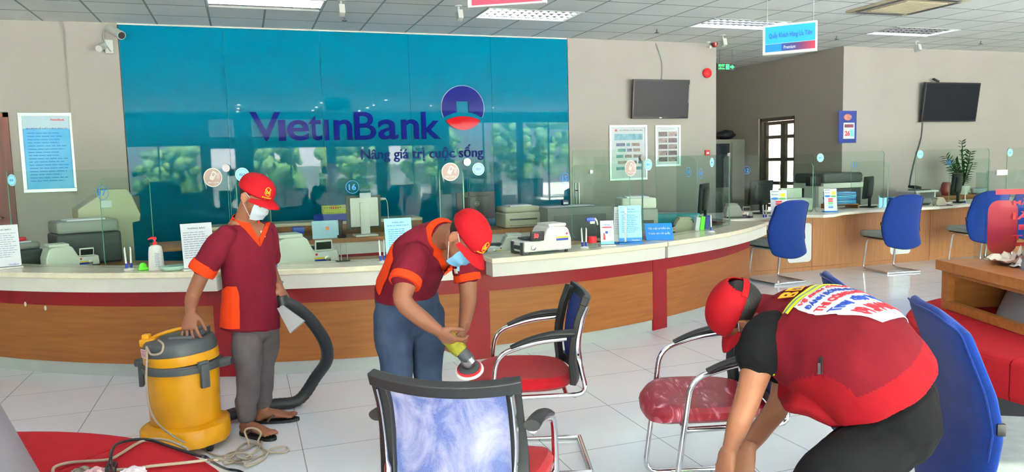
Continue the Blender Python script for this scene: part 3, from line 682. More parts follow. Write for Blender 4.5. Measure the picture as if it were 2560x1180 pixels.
# ------------------------------------------------------------------ round settees
def settee(label, x, y, R, rb, rz=0):
    t = thing('round_settee', label, 'settee', (x, y, 0), rz)
    for k in range(8):
        a0 = k*PI/4+.003; a1 = (k+1)*PI/4-.003; n = 12; mb = MB(); prof = [(rb-.02, .20), (R-.01, .20), (R, .23), (R, .395), (R-.012, .412), (R-.04, .42), (rb-.02, .42)]
        vs = [(r*math.cos(a0+(a1-a0)*i/n), r*math.sin(a0+(a1-a0)*i/n), z) for i in range(n+1) for r, z in prof]; q = len(prof)
        fs = [(i*q+j, (i+1)*q+j, (i+1)*q+(j+1) % q, i*q+(j+1) % q) for i in range(n) for j in range(q)]+[list(range(q)), [n*q+j for j in range(q)][::-1]]
        mb.add(vs, fs, M_REDC, None, False); mb.build('seat_section', t)
    MB().lathe([(R-.12, 0), (R-.12, .205)], 64, M_DGREY).build('plinth', t)
    MB().lathe([(rb, .40), (rb-.015, .46), (rb-.20, .98), (rb-.24, 1.0)], 64, mat('grey_vinyl', (122, 120, 130), .45)).build('central_backrest', t)
    return t
settee('round red settee with a grey centre carrying tangled cords, at the bottom left', -1.416, 2.32, 1.378, .88)
settee('round red settee with a grey centre behind the large blue chair', 5.06, 2.74, 1.42, .92, PI/8*0+.02)
# low wooden box table on the settee with leaflets and the acrylic sign
TK = basis((4.46, 3.83, .424), (.94, -.34, 0), (.34, .94, 0), (0, 0, 1)); LK = rzf(.34, .94)
t = thing('wooden_display_box', 'low open wooden display box with leaflets on top, beside the red settee', 'display table', (4.46, 3.83, .424), math.atan2(-.34, .94))
LX, LY = .95, -1.25
M_OAK = mat('oak_veneer', (168, 108, 56), .4, var=.14, scale=4, stretch=(.6, 6, 6), rgb2=(148, 90, 42))
MB().box((-.03, LY, .262), (LX, .03, .328), M_OAK).build('top', t, bevel=.003)
MB().box((0, -.07, .055), (.05, 0, .26), M_OAK).box((0, LY, .055), (.05, LY+.07, .26), M_OAK).box((.001, LY, 0), (.049, 0, .054), M_OAK).box((.002, LY+.07, .235), (.048, -.07, .26), M_OAK).build('front_frame', t)
MB().box((.052, -.03, 0), (LX-.02, -.005, .26), M_OAK).build('side_panel', t); MB().box((.3, LY+.05, .12), (.32, -.75, .26), M_OAK).build('inner_panel', t)
MB().box((LX-.05, -.5, 0), (LX-.02, -.032, .26), M_OAK).build('rear_panel', t)
MB().box((-.002, -.06, -.42), (.035, -.005, -.002), M_OAK).build('leg', t)
Tt = TK @ TR((0, 0, .3285))
rd = random.Random(11)
for k in range(16):
    x = .22+.5*rd.random(); y = -.16-.34*rd.random(); a = rd.random()*3; s = .07+.05*rd.random(); c = [(225, 215, 200), (190, 170, 160), (150, 190, 205), (235, 232, 228), (170, 120, 110)][k % 5]
    cm = mat('crumpled_leaflet_%s' % 'abcde'[k % 5], c, .7)
    o = MB().grid(lambda u, v: (s*(u-.5)*2, s*.7*(v-.5)*2, .004+.03*noise.noise(V((u*2.3+k, v*2.1, k)))**2*6+.004*k*.4), 6, 6, cm, thick=.0012).build('crumpled_leaflet', loc=tuple((Tt @ V((x, y, 0)))), rz=a)
    tag(o, 'crumpled leaflet in the loose pile on the wooden display box', 'leaflet', 'loose leaflets on the wooden display box')
# acrylic sign with red mirrored print
SG = thing('acrylic_sign', 'clear acrylic sign with red lettering standing on the wooden display box', 'sign', tuple(Tt @ V((.245, -.06, 0))), math.atan2(-.34, .94))
AW, AH = .70, .60
MB().box((0, -.004, 0), (AW, .004, AH), M_ACRYL).build('sheet', SG); MB().box((0, .005, 0), (.008, .12, AH*.98), M_ACRYL).build('side_sheet', SG)
M_RT = mat('translucent_red_film', (206, 48, 58), .5); bb = M_RT.node_tree.nodes['Principled BSDF']; bb.inputs['Alpha'].default_value = .72
Tm = basis((AW, -.005, 0), (-1, 0, 0), (0, 0, 1), (0, -1, 0))       # read from the other side
def red(mb, x0, z0, x1, z1): mb.box((x0, -.0062, z0), (x1, -.0048, z1), M_RT)
mb = MB(); red(mb, .06, .44, .26, .475); red(mb, .27, .40, .69, .50)
mb.prism(rrect(.02, .04, .22, .40, .07), -.0062, -.0048, M_RT, basis((0, 0, 0), (1, 0, 0), (0, 0, 1), (0, -1, 0)))
mb2 = mb
for z, s_ in ((.36, 'BỘ SẢN PHẨM'), (.27, 'ƯU ĐÃI'), (.13, 'LÃI SUẤT')): put_text(mb, s_, Tm, .04, z, .52, z+.055, .0012, M_RT, .02)
red(mb, .22, .20, .69, .235); red(mb, .2, .09, .69, .115); mb.build('red_print', SG)
for x in (.06, .26, .50): MB().box((x, -.012, AH-.03), (x+.07, .012, AH+.004), M_WHITE).build('white_clip', SG)

# ------------------------------------------------------------------ people
M_SKIN = mat('skin_tan', (122, 78, 58), .55, var=.08, scale=9, sss=.08)
M_SKIN3 = mat('skin_light_tan', (140, 92, 68), .5, var=.07, scale=9, sss=.08)
M_MAROON = mat('maroon_polo_cloth', (84, 10, 26), .9, var=.08, scale=25, bump=.035, bscale=400)
M_ORANGE = mat('orange_cloth', (186, 50, 16), .9, var=.05, scale=25, bump=.035, bscale=400)
M_JEANS = mat('blue_jeans', (50, 64, 88), .9, var=.35, scale=7, bump=.035, bscale=300, rgb2=(30, 42, 64))
M_GTROU = mat('grey_trousers', (82, 76, 80), .9, var=.15, scale=9, bump=.035, bscale=250)
M_BLACKC = mat('black_cloth', (9, 9, 12), .92, var=.2, scale=12, bump=.035, bscale=250)
M_VEST = mat('red_vest_cloth', (112, 6, 16), .88, var=.12, scale=10, bump=.035, bscale=300)
M_VESTD = mat('dark_red_vest_panel', (86, 8, 20), .9, var=.1, scale=12, bump=.035, bscale=300)
M_CAP = mat('red_cap_cloth', (128, 6, 16), .8, var=.06, scale=25, bump=.1, bscale=500)
M_HAIR = mat('black_hair', (18, 16, 16), .55, var=.3, scale=60, bump=.25, bscale=260, stretch=(1, 1, .15))
M_MASK = mat('white_mask_cloth', (172, 180, 192), .8)
M_MASKB = mat('pale_blue_mask_cloth', (104, 152, 190), .8)
M_GOLD = mat('gold_embroidery', (232, 160, 30), .5)
M_LIME = mat('lime_reflective_band', (206, 240, 30), .45)
M_SILV = mat('grey_reflective_band', (132, 138, 136), .4)

def remeshed(mb, name, vox, smooth=2, fold=None, matfn=None, mats=None, parent=None):
    """one closed skin round all the shapes of mb"""
    me = mb.mesh(name+'_raw'); o = bpy.data.objects.new(name, me); COL.objects.link(o)
    r = o.modifiers.new('r', 'REMESH'); r.mode = 'VOXEL'; r.voxel_size = vox; r.use_smooth_shade = True
    s_ = o.modifiers.new('s', 'SMOOTH'); s_.factor = .5; s_.iterations = smooth
    dg = bpy.context.evaluated_depsgraph_get(); nm = bpy.data.meshes.new_from_object(o.evaluated_get(dg)); nm.name = name
    o.modifiers.clear(); o.data = nm; bpy.data.meshes.remove(me)
    if fold:
        nm.update(); nrm = [v.normal.copy() for v in nm.vertices]
        for v, q in zip(nm.vertices, nrm): v.co += q*fold(v.co)
        nm.update()
    nm.materials.clear()
    for m in mats: nm.materials.append(m)
    if matfn:
        for p in nm.polygons: p.material_index = matfn(p.center)
    for p in nm.polygons: p.use_smooth = True
    if parent is not None: o.parent = parent
    return o
def folds(amp, f, seed=0, axis=V((0, 0, 1))):
    def fn(p):
        q = V((p.x*f, p.y*f, p.z*f*.55+seed)); return amp*(noise.noise(q)+.5*noise.noise(q*2.3))
    return fn
def limb(mb, pts, rad, side=None, n=18, sub=4, flat0=False):
    """tapered limb through the joints with rounded ends; rad numbers or (a,b)"""
    P = smoothpath(pts, sub); R = []
    rr = [(q, q) if not isinstance(q, (tuple, list)) else q for q in rad]
    for i in range(len(pts)-1):
        for k in range(sub): t = k/sub; t = t*t*(3-2*t); R.append((rr[i][0]*(1-t)+rr[i+1][0]*t, rr[i][1]*(1-t)+rr[i+1][1]*t))
    R.append(rr[-1])
    def cap(p, q, r, first):
        d = (p-q).normalized(); m_ = min(r); out = [(p+d*m_*.55, (r[0]*.83, r[1]*.83)), (p+d*m_*.9, (r[0]*.42, r[1]*.42))]
        return out[::-1] if first else out
    a = cap(P[0], P[1], R[0], True); b = cap(P[-1], P[-2], R[-1], False)
    if flat0: a = []
    P2 = [x[0] for x in a]+P+[x[0] for x in b]; R2 = [x[1] for x in a]+R+[x[1] for x in b]
    mb.tube(P2, R2, n, None, side=side); return mb
def hand(mb, wrist, d, palm, s=1.0, curl=(.5, .6, .7, .8), thumb=.5, left=False, spread=.1, wr=.024, thumb_dir=None):
    """wrist point, d = along the hand, palm = the way the palm faces; five separate fingers"""
    d = V(d).normalized(); palm = V(palm); palm = (palm-d*palm.dot(d)).normalized(); sd = d.cross(palm).normalized()   # towards the thumb for one hand
    if left: sd = -sd
    W_ = V(wrist); L_ = .088*s
    mb.tube([W_-d*.02*s, W_+d*.005, W_+d*.03*s, W_+d*.062*s, W_+d*L_, W_+d*(L_+.008*s)], [(wr*1.0, wr*.82), (wr*1.02, wr*.8), (.034*s, .018*s), (.041*s, .016*s), (.040*s, .0125*s), (.03*s, .008*s)], 18, None, side=sd)
    lens = [(.040, .024, .020), (.045, .028, .021), (.041, .026, .021), (.032, .020, .018)]; tips = []
    for k in range(4):
        off = (.0305-.0203*k)*s; base = W_+d*(L_-.006*s-.004*abs(k-1.2)*s)+sd*off; a = (.5-.33*k)*spread*2; dd = (d+sd*a).normalized(); P = [base-dd*.02*s, base]; c = 0; q = base
        for j, l in enumerate(lens[k]):
            c += curl[k]*(.9 if j == 0 else 1.0); v = dd*math.cos(c)+palm*math.sin(c); q = q+v*l*s; P.append(q)
        r0 = (.0092-.0004*k-(.0008 if k == 3 else 0))*s; mb.tube(P, [r0*1.05, r0*1.05, r0*.98, r0*.88, r0*.7], 10, None); mb.sphere(P[-1], r0*.78, None, n=8, k=6); tips.append(q)
    tb = W_+d*.022*s+sd*.026*s+palm*.004*s; td = V(thumb_dir).normalized() if thumb_dir is not None else (d*.62+sd*.62+palm*thumb).normalized()
    t2 = (td+d*.5+palm*.2*thumb-sd*.2).normalized(); P = [tb-td*.01*s, tb, tb+td*.036*s, tb+td*.036*s+t2*.030*s, tb+td*.036*s+t2*.054*s]
    mb.tube(P, [.012*s, .0135*s, .0112*s, .0100*s, .0078*s], 10, None); mb.sphere(P[-1], .0082*s, None, n=8, k=6)
    return tips
def headframe(c, f, up):
    f = V(f).normalized(); up = V(up); up = (up-f*up.dot(f)).normalized(); x = f.cross(up)
    return basis(c, x, f, up)       # local x = the person's right, y = face, z = crown
def headshape(mb, T, s=1.0):
    def S(c, r): mb.sphere((0, 0, 0), 1, None, T=T @ Matrix.Translation(V(c)*s) @ Matrix.Diagonal((r[0]*s, r[1]*s, r[2]*s, 1)), n=24, k=16)
    S((0, -.016, .030), (.074, .096, .086)); S((0, .022, -.018), (.064, .074, .080)); S((0, .028, -.062), (.052, .058, .046)); S((0, .062, -.092), (.026, .022, .020))
    S((0, .085, .028), (.046, .014, .010)); S((.028, .074, -.018), (.024, .018, .020)); S((-.028, .074, -.018), (.024, .018, .020))
    mb.tube([(0, .088, .018), (0, .100, -.004), (0, .108, -.022), (0, .098, -.030)], [(.008, .008), (.010, .009), (.014, .011), (.012, .006)], 12, None, T=T @ Matrix.Diagonal((s, s, s, 1)))
    S((0, .088, -.052), (.024, .010, .006)); S((0, .086, -.062), (.020, .010, .006))
    for k in (-1, 1):
        Te = T @ Matrix.Translation(V((k*.076, -.012, -.008))*s) @ Euler((0, 0, k*.35)).to_matrix().to_4x4()
        mb.sphere((0, 0, 0), 1, None, T=Te @ Matrix.Diagonal((.009*s, .019*s, .032*s, 1)), n=14, k=10)
        mb.tube([(0, .012, -.026), (k*.004, .0, -.03), (k*.009, -.016, -.012), (k*.010, -.02, .012), (k*.006, -.008, .030), (0, .012, .028)], .0052*s/s, 8, None, T=Te @ Matrix.Diagonal((s, s, s, 1)))
def eyes(par, T, s=1.0):
    for k in (-1, 1):
        e = MB().sphere((k*.029*s, .074*s, .008*s), .0125*s, M_WHITE, T=T, n=14, k=10).build('eye', par)
        MB().sphere((k*.029*s, .0825*s, .005*s), .0056*s, M_HAIR, T=T, n=12, k=8).build('iris', e)
        MB().tube([(k*.012*s, .093*s, .030*s), (k*.03*s, .092*s, .034*s), (k*.048*s, .079*s, .028*s)], .0032*s, 6, M_HAIR, T=T).build('eyebrow', par)
def hair(par, T, s=1.0, nape=-.05, name='hair'):
    mb = MB(); n, k = 36, 22
    def f(a, b):
        th = b*PI; ph = a*2*PI; p = V((.080*math.sin(th)*math.cos(ph), -.017+.1005*math.sin(th)*math.sin(ph), .030+.088*math.cos(th)))
        lim = nape if p.y < -.02 else (.012 if p.y < .03 else .055)
        if p.z < lim:
            q = (lim-p.z); p.z = lim+q*.1; p.x *= max(.55, 1-q*6); p.y = -.018+(p.y+.018)*max(.55, 1-q*6)
        return p*s*(1+.012*noise.noise(p*90))
    mb.grid(f, n, k, M_HAIR, T=T); mb.build(name, par, fix=True)
def cap(par, T, s=1.0, back_open=False, brim_m=None, ex=.0):
    Tc = T @ Euler((-.05, 0, 0)).to_matrix().to_4x4(); c = MB(); n, k = 96, 28; hb = []
    def dome(a, b, o=0):
        ph = a*2*PI; th = b*PI*.5; rx, ry, rz_ = .086+o, .111+o, .088+o
        seam = 1-.010*max(0, 1-abs(math.sin(ph*3))*7)*math.sin(th)
        return V((rx*math.sin(th)*math.cos(ph)*seam, -.014+ry*math.sin(th)*math.sin(ph)*seam, .040+rz_*math.cos(th)**.82))*s
    vs = []; fs = []
    for i in range(n):
        for j in range(k+1): vs.append(dome(i/n, j/k))
    for i in range(n): vs.append(V((vs[i*(k+1)+k].x*1.0, vs[i*(k+1)+k].y, .026*s)))
    def opened(i, j):
        ph = (i+.5)/n*2*PI; p = dome((i+.5)/n, (j+.5)/k); 
        return back_open and p.y < 0 and abs(p.x) < .044*s and p.z < (.095-.00*abs(p.x))*s - (p.x/(.044*s))**2*.03*s
    for i in range(n):
        i2 = (i+1) % n
        for j in range(k):
            if opened(i, j) and j < k: continue
            fs.append((i*(k+1)+j, i*(k+1)+j+1, i2*(k+1)+j+1, i2*(k+1)+j))
        fs.append((i*(k+1)+k, n*(k+1)+i, n*(k+1)+i2, i2*(k+1)+k))
    c.add(vs, fs, M_CAP, Tc, True); o = c.build('cap', par); sm = o.modifiers.new('t', 'SOLIDIFY'); sm.thickness = .003; sm.offset = 1
    if back_open: MB().grid(lambda a, b: V((.092*math.sin((a-.5)*1.35), -.014-.112*math.cos((a-.5)*1.35), .026+.022*b))*s, 14, 2, M_CAP, T=Tc, thick=-.003).build('strap', o)
    MB().sphere((0, -.014*s, .129*s), (.007*s, .007*s, .004*s), M_CAP, T=Tc, n=10, k=6).build('button', o)
    def br(a, b):
        x = (2*a-1); X_ = .079*x; y0 = -.014+.111*math.sqrt(max(0, 1-(X_/.086)**2)); ext = .076*(1-abs(x)**3.2); return V((X_*(1+.05*b), y0-.004+ext*b, .030-.022*x*x-.020*b*b-.004*b))*s
    MB().grid(br, 24, 8, brim_m or M_CAP, T=Tc, thick=.0035).build('brim', o)
    if not back_open:
        # gold emblem on the front panel, a ring with two letters and a line of small letters
        import itertools
        a0 = PI/2; 
        def onc(x, z, off=.0022):
            ph = a0-x/.098; zz = max(-1, min(1, ((z-.040)/.088))); th = math.acos(max(0, min(1, zz))**(1/.82)) if zz > 0 else PI/2
            p = dome(ph/(2*PI), th/(PI*.5), .0); q = dome(ph/(2*PI), th/(PI*.5), off/s+.002); return q
        cx, cz = ex, .075; e = MB()
        e.tube([onc(cx-.021*math.cos(t), cz+.021*math.sin(t)) for t in [(.5+i*.25) for i in range(21)]], .0017*s, 6, M_GOLD, T=Tc)
        for body, x0, x1, z0, z1 in (('bd', -.013, .013, -.011, .012), ('BÌNHDƯƠNG', -.030, .030, -.036, -.027)):
            vs_, fs_, asp = text_mesh(body, .012, 0, 2)
            e.add([onc(cx-(x0+(x1-x0)*v.x), cz+z0+(z1-z0)*v.y, .0022+.0012*v.z) for v in vs_], fs_, M_GOLD, Tc)
        e.build('emblem', o)
    return o
def mask(par, T, m, s=1.0):
    mb = MB()
    def f(a, b):
        az = (a-.5)*2.35; z = -.020-.088*b; pl = .0025*math.sin(b*14); k = 1-.28*max(0, b-.55)**1.2*2; bul = .010*math.exp(-(az*2.2)**2)*math.exp(-((b-.18)*4)**2)
        return V((.070*math.sin(az)*k, .026+(.072+bul+pl)*math.cos(az)*k - .004*b, z+.012*abs(math.sin(az))*(.5-b)*2))*s
    o = mb.grid(f, 26, 14, m, T=T, thick=.002).build('face_mask', par)
    for k in (-1, 1):
        p0 = f(0 if k < 0 else 1, .05)/s; p1 = f(0 if k < 0 else 1, .85)/s; e = V((k*.086, -.026, -.005))
        MB().tube([V(q)*s for q in smoothpath([p0, p0.lerp(V((k*.083, -.004, .018)), .6), V((k*.084, -.016, .022)), e, V((k*.084, -.018, -.030)), p1], 4)], .0016*s, 6, M_MASK, T=T).build('ear_loop', o)
    return o
def foot(mb, heel, toe, h=.0, s=1.0):
    heel = V(heel); toe = V(toe); d = (toe-heel); L_ = d.length; d.normalize(); sd = V((d.y, -d.x, 0))
    P = [heel+V((0, 0, .03)), heel+d*.05*s+V((0, 0, .038)), heel+d*.12*s+V((0, 0, .032)), heel+d*.17*s+V((0, 0, .022)), heel+d*.195*s+V((0, 0, .018))]
    mb.tube(P, [(.024, .022), (.031, .034), (.036, .026), (.042, .016), (.040, .013)], 16, None, side=sd)
    for k in range(5):
        o = (-.033+.0165*k)*s; l = (.048, .044, .040, .034, .028)[k]*s; b = heel+d*.185*s+sd*o+V((0, 0, .016)); mb.tube([b, b+d*l*.6+V((0, 0, .003)), b+d*l+V((0, 0, -.004))], [.0105 if k else .013, .009 if k else .012, .007 if k else .009], 8, None)
    return d, sd
def flipflop(par, heel, toe, name='flip_flop'):
    heel = V(heel); d = (V(toe)-heel).normalized(); sd = V((d.y, -d.x, 0)); T = basis(heel-d*.02, sd, d, (0, 0, 1))
    P = []
    for i in range(36):
        a = 2*PI*i/36; y = .135-.135*math.cos(a); w_ = .034+.014*(y/.27); P.append((w_*math.sin(a)*(1.12 if abs(math.sin(a)) < .8 else 1), y))
    o = MB().prism(P, .001, .016, M_BLACK, T, True).build('flip_flop', par)
    for k in (-1, 1): MB().tube(smoothpath([(k*.040, .09, .014), (k*.038, .12, .045), (k*.018, .165, .052), (0, .205, .038), (0, .212, .014)], 4), [(.007, .003)]*17, 8, mat('dark_brown_strap', (60, 40, 36), .6), T=T).build('strap', o)
def collar(par, T, m, r=(.062, .058), h=.035, gap=.5, point=.055, name='collar'):
    """folded polo collar: local z along the neck, y forward"""
    def f(a, b):
        az = gap*.5+a*(2*PI-gap) + PI/2; k = b; x = r[0]*math.cos(az); y = r[1]*math.sin(az)
        ends = max(0, 1-min(a, 1-a)/.16); fl = .004+.016*k
        return V((x*(1+fl/r[0]), y*(1+fl/r[1])-0*ends, h*(1-k)-.012*k-ends*k*point*.6))+V((0, ends*k*.02, 0))
    return MB().grid(f, 40, 5, m, T=T, thick=.003).build(name, par)
def strip(on, outer, inner, m, name, par, off=.006, th=.004, n=14):
    'a band of cloth lying on the garment between two edges'
    def ev(E, t):
        q = t*(len(E)-1); i = min(int(q), len(E)-2); f = q-i; return E[i][0]*(1-f)+E[i+1][0]*f, E[i][1]*(1-f)+E[i+1][1]*f
    def fn(i, j): a = ev(outer, i); b_ = ev(inner, i); return on(a[0]*(1-j)+b_[0]*j, a[1]*(1-j)+b_[1]*j, off)
    return MB().grid(fn, n, 6, m, thick=th).build(name, par)
def side_panel(bv, a0, axd, rights, span, m, par, name, off=.003, n=16):
    'cloth panel wrapped round the garment from a seam (seen at pixels) towards the back; rights [(u, v)] from top to hem'
    rows = []
    for u, v, sp in rights:
        d0 = ray(u, v).normalized(); h = bv.ray_cast(O, d0)
        p = h[0] if h[0] is not None else D(u, v, 4); hh = (p-a0).dot(axd); c = a0+axd*hh; rows.append((hh, (p-c).normalized(), sp))
    def fn(i, j):
        q = i*(len(rows)-1); k = min(int(q), len(rows)-2); f = q-k; hh = rows[k][0]*(1-f)+rows[k+1][0]*f; dv = (rows[k][1]*(1-f)+rows[k+1][1]*f).normalized(); sp = rows[k][2]*(1-f)+rows[k+1][2]*f
        dd = Matrix.Rotation(span*sp*j, 3, axd) @ dv; c = a0+axd*hh; h = bv.ray_cast(c+dd*.45, -dd); return (h[0]+dd*off) if h[0] is not None else c+dd*.15
    return MB().grid(fn, n, 14, m, thick=.002).build(name, par)
def pxm(t): return t/FPX      # metres per pixel at depth t

# ---- man with the vacuum cleaner
def man_vacuum():
    F = (HR*math.cos(.62)-HF*math.sin(.62)).normalized(); Lf = HU.cross(F); Rt = -Lf
    neck = D(612, 548, 4.27); sR = D(566, 580, 4.14); sL = D(668, 578, 4.40)
    hip = D(632, 800, 4.30); T0 = headframe(D(641, 492, 4.20), (HR*.80-HF*.36-HU*.42), (HR*.36-HF*.12+HU*.88)); s = .97
    b = MB(); headshape(b, T0, s)
    limb(b, [D(609, 566, 4.28), D(618, 535, 4.25), T0 @ V((0, -.02, -.05))], [(.064, .062), (.056, .058), (.055, .058)], side=Rt)
    limb(b, [hip, D(628, 700, 4.3), D(620, 620, 4.28), D(612, 572, 4.28)], [(.12, .09), (.12, .09), (.14, .10), (.11, .08)], side=Rt)
    eR, wR = D(497, 704, 4.10), D(477, 781, 4.03)
    limb(b, [sR.lerp(D(528, 640, 4.11), .35), D(528, 640, 4.11), eR, D(481, 745, 4.10), wR], [.036, .044, .040, .038, .0265])
    hand(b, wR, (HR*.05-HU*.80-HF*.50), (HF*.75-HU*.5+HR*.1), 1.04, curl=(.55, .5, .45, .35), thumb=.2, left=False, spread=.30, wr=.026, thumb_dir=(HR*.7-HU*.6))
    eL, wL = D(676, 672, 4.46), D(697, 716, 4.36)
    limb(b, [sL, D(676, 625, 4.46), eL, wL], [.050, .044, .038, .026])
    hand(b, wL, (HR*.45-HU*.85-HF*.1), (-HR*.75-HU*.5+HF*.2), 1.0, curl=(.75, .85, .9, .95), thumb=.6, left=True, spread=.02, wr=.025)
    hR, tR = atz(606, 1078, .018), atz(678, 1092, .018); hL, tL = atz(640, 1050, .018), atz(703, 1046, .018)
    aR = hR+(tR-hR).normalized()*.045; aL = hL+(tL-hL).normalized()*.045; aR.z = aL.z = .085
    kR = D(622, 930, 4.22); kL = D(655, 918, 4.42)
    limb(b, [aR+V((0, 0, .07)), aR+V((0, 0, .04)), aR], [.026, .032, .032]); limb(b, [aL+V((0, 0, .08)), aL+V((0, 0, .04)), aL], [.026, .032, .032])
    limb(b, [aR, hR+V((0, 0, .015))+(tR-hR).normalized()*.02], [.034, .028]); limb(b, [aL, hL+V((0, 0, .015))+(tL-hL).normalized()*.02], [.034, .028])
    foot(b, hR, tR); foot(b, hL, tL)
    for hp_, k_, a_ in ((D(618, 860, 4.25), kR, aR), (D(662, 850, 4.40), kL, aL)): limb(b, [hip, hp_, k_, k_.lerp(a_, .5), a_+V((0, 0, .04))], [.04, .03, .024, .022, .024])
    body = remeshed(b, 'person', .004, 2, mats=[M_SKIN]); tag(body, 'person in maroon polo shirt and white mask, one hand on the yellow vacuum cleaner', 'person')
    # trousers
    t = MB(); limb(t, [D(632, 760, 4.31), D(635, 815, 4.31)], [(.135, .10), (.145, .105)], side=Rt)
    limb(t, [D(618, 830, 4.26), D(618, 880, 4.23), kR, kR.lerp(aR, .5), aR+V((0, 0, .12)), aR+V((0, 0, .035))], [.082, .084, .070, .060, .056, .054])
    limb(t, [D(660, 822, 4.38), D(664, 870, 4.42), kL, kL.lerp(aL, .5), aL+V((0, 0, .12)), aL+V((0, 0, .05))], [.080, .082, .070, .060, .054, .052])
    remeshed(t, 'trousers', .006, 3, folds(.007, 11, 3), mats=[M_GTROU], parent=body)
    # shirt
    t = MB(); secs = [(D(627, 822, 4.30), (.172, .142)), (D(628, 770, 4.30), (.168, .135)), (D(626, 720, 4.30), (.158, .122)), (D(622, 670, 4.29), (.160, .122)), (D(620, 625, 4.28), (.168, .118)), (D(617, 590, 4.28), (.165, .10)), (D(613, 566, 4.28), (.118, .078)), (D(612, 553, 4.28), (.07, .062))]
    limb(t, [q[0] for q in secs], [q[1] for q in secs], side=Rt, n=32, flat0=True)
    c0, c1 = D(528, 640, 4.11), D(513, 664, 4.105)
    limb(t, [sR+V((0, 0, -.012)), D(545, 615, 4.12), c0, c1], [.056, .066, .071, .073])
    limb(t, [sL, D(672, 612, 4.44), D(674, 640, 4.46)], [.062, .064, .066]); mf = None
    sh = remeshed(t, 'polo_shirt', .006, 3, folds(.009, 8.5, 1), mf, [M_MAROON], parent=body)
    ax_ = (c1-c0).normalized(); MB().tube([c1-ax_*.012, c1+ax_*.012, c1+ax_*.030, c1+ax_*.046], [.073, .0765, .0765, .073], 30, M_ORANGE).build('sleeve_cuff', sh)
    Tn = basis(D(613, 560, 4.275), Rt, (F*.93-HU*.35).normalized(), (HU*.93+F*.3).normalized())
    bv = BVHTree.FromObject(sh, bpy.context.evaluated_depsgraph_get())
    def on(p, off=.004):
        p = V(p); d0 = -F; h = bv.ray_cast(p+F*.4, d0); return (h[0]+F*off) if h[0] is not None else p
    def onp(u, v, off): d0 = ray(u, v).normalized(); h = bv.ray_cast(O, d0); return (h[0]-d0*off) if h[0] is not None else D(u, v, 4.15)
    collar(sh, Tn, M_ORANGE, (.066, .064), .036, 1.0, .05)
    strip(onp, [(584, 548), (613, 574), (650, 616)], [(600, 536), (625, 560), (647, 594)], M_ORANGE, 'lapel', sh)
    strip(onp, [(676, 556), (667, 578), (651, 616)], [(664, 560), (657, 574), (648, 594)], M_ORANGE, 'lapel', sh)
    strip(onp, [(600, 536), (625, 560), (647, 595)], [(662, 560), (657, 574), (648, 596)], M_SKIN, 'neck_opening', sh, .003, .001)
    side_panel(bv, secs[0][0], HU, [(592, 716, .35), (597, 730, .8), (599, 745, 1), (600, 780, 1), (600, 822, 1)], -1.25, M_ORANGE, sh, 'side_panel')
    def bf(i, j): return on(D(672, 578, 4.2)+Rt*(-.028*i)+HU*(-.038*j), .003)
    MB().grid(bf, 3, 3, M_WHITE, thick=-.002).build('chest_badge', sh)
    mk = MB().tube([wL+(eL-wL).normalized()*.03+V(q)*.0 for q in ()] or [(wL+(eL-wL).normalized()*.035)+Rt*.031*math.cos(a)+F*.031*math.sin(a) for a in [i*2*PI/20 for i in range(20)]], (.006), 8, M_STEEL, closed=True).build('wristwatch', body)
    eyes(body, T0, s); hair(body, T0, s, -.045); cap(body, T0, s*1.0, ex=.034); mask(body, T0, M_MASK, s)
    flipflop(body, hR-V((0, 0, .017)), tR-V((0, 0, .017))); flipflop(body, hL-V((0, 0, .017)), tL-V((0, 0, .017)))
    return wL, wR
W1L, W1R = man_vacuum()

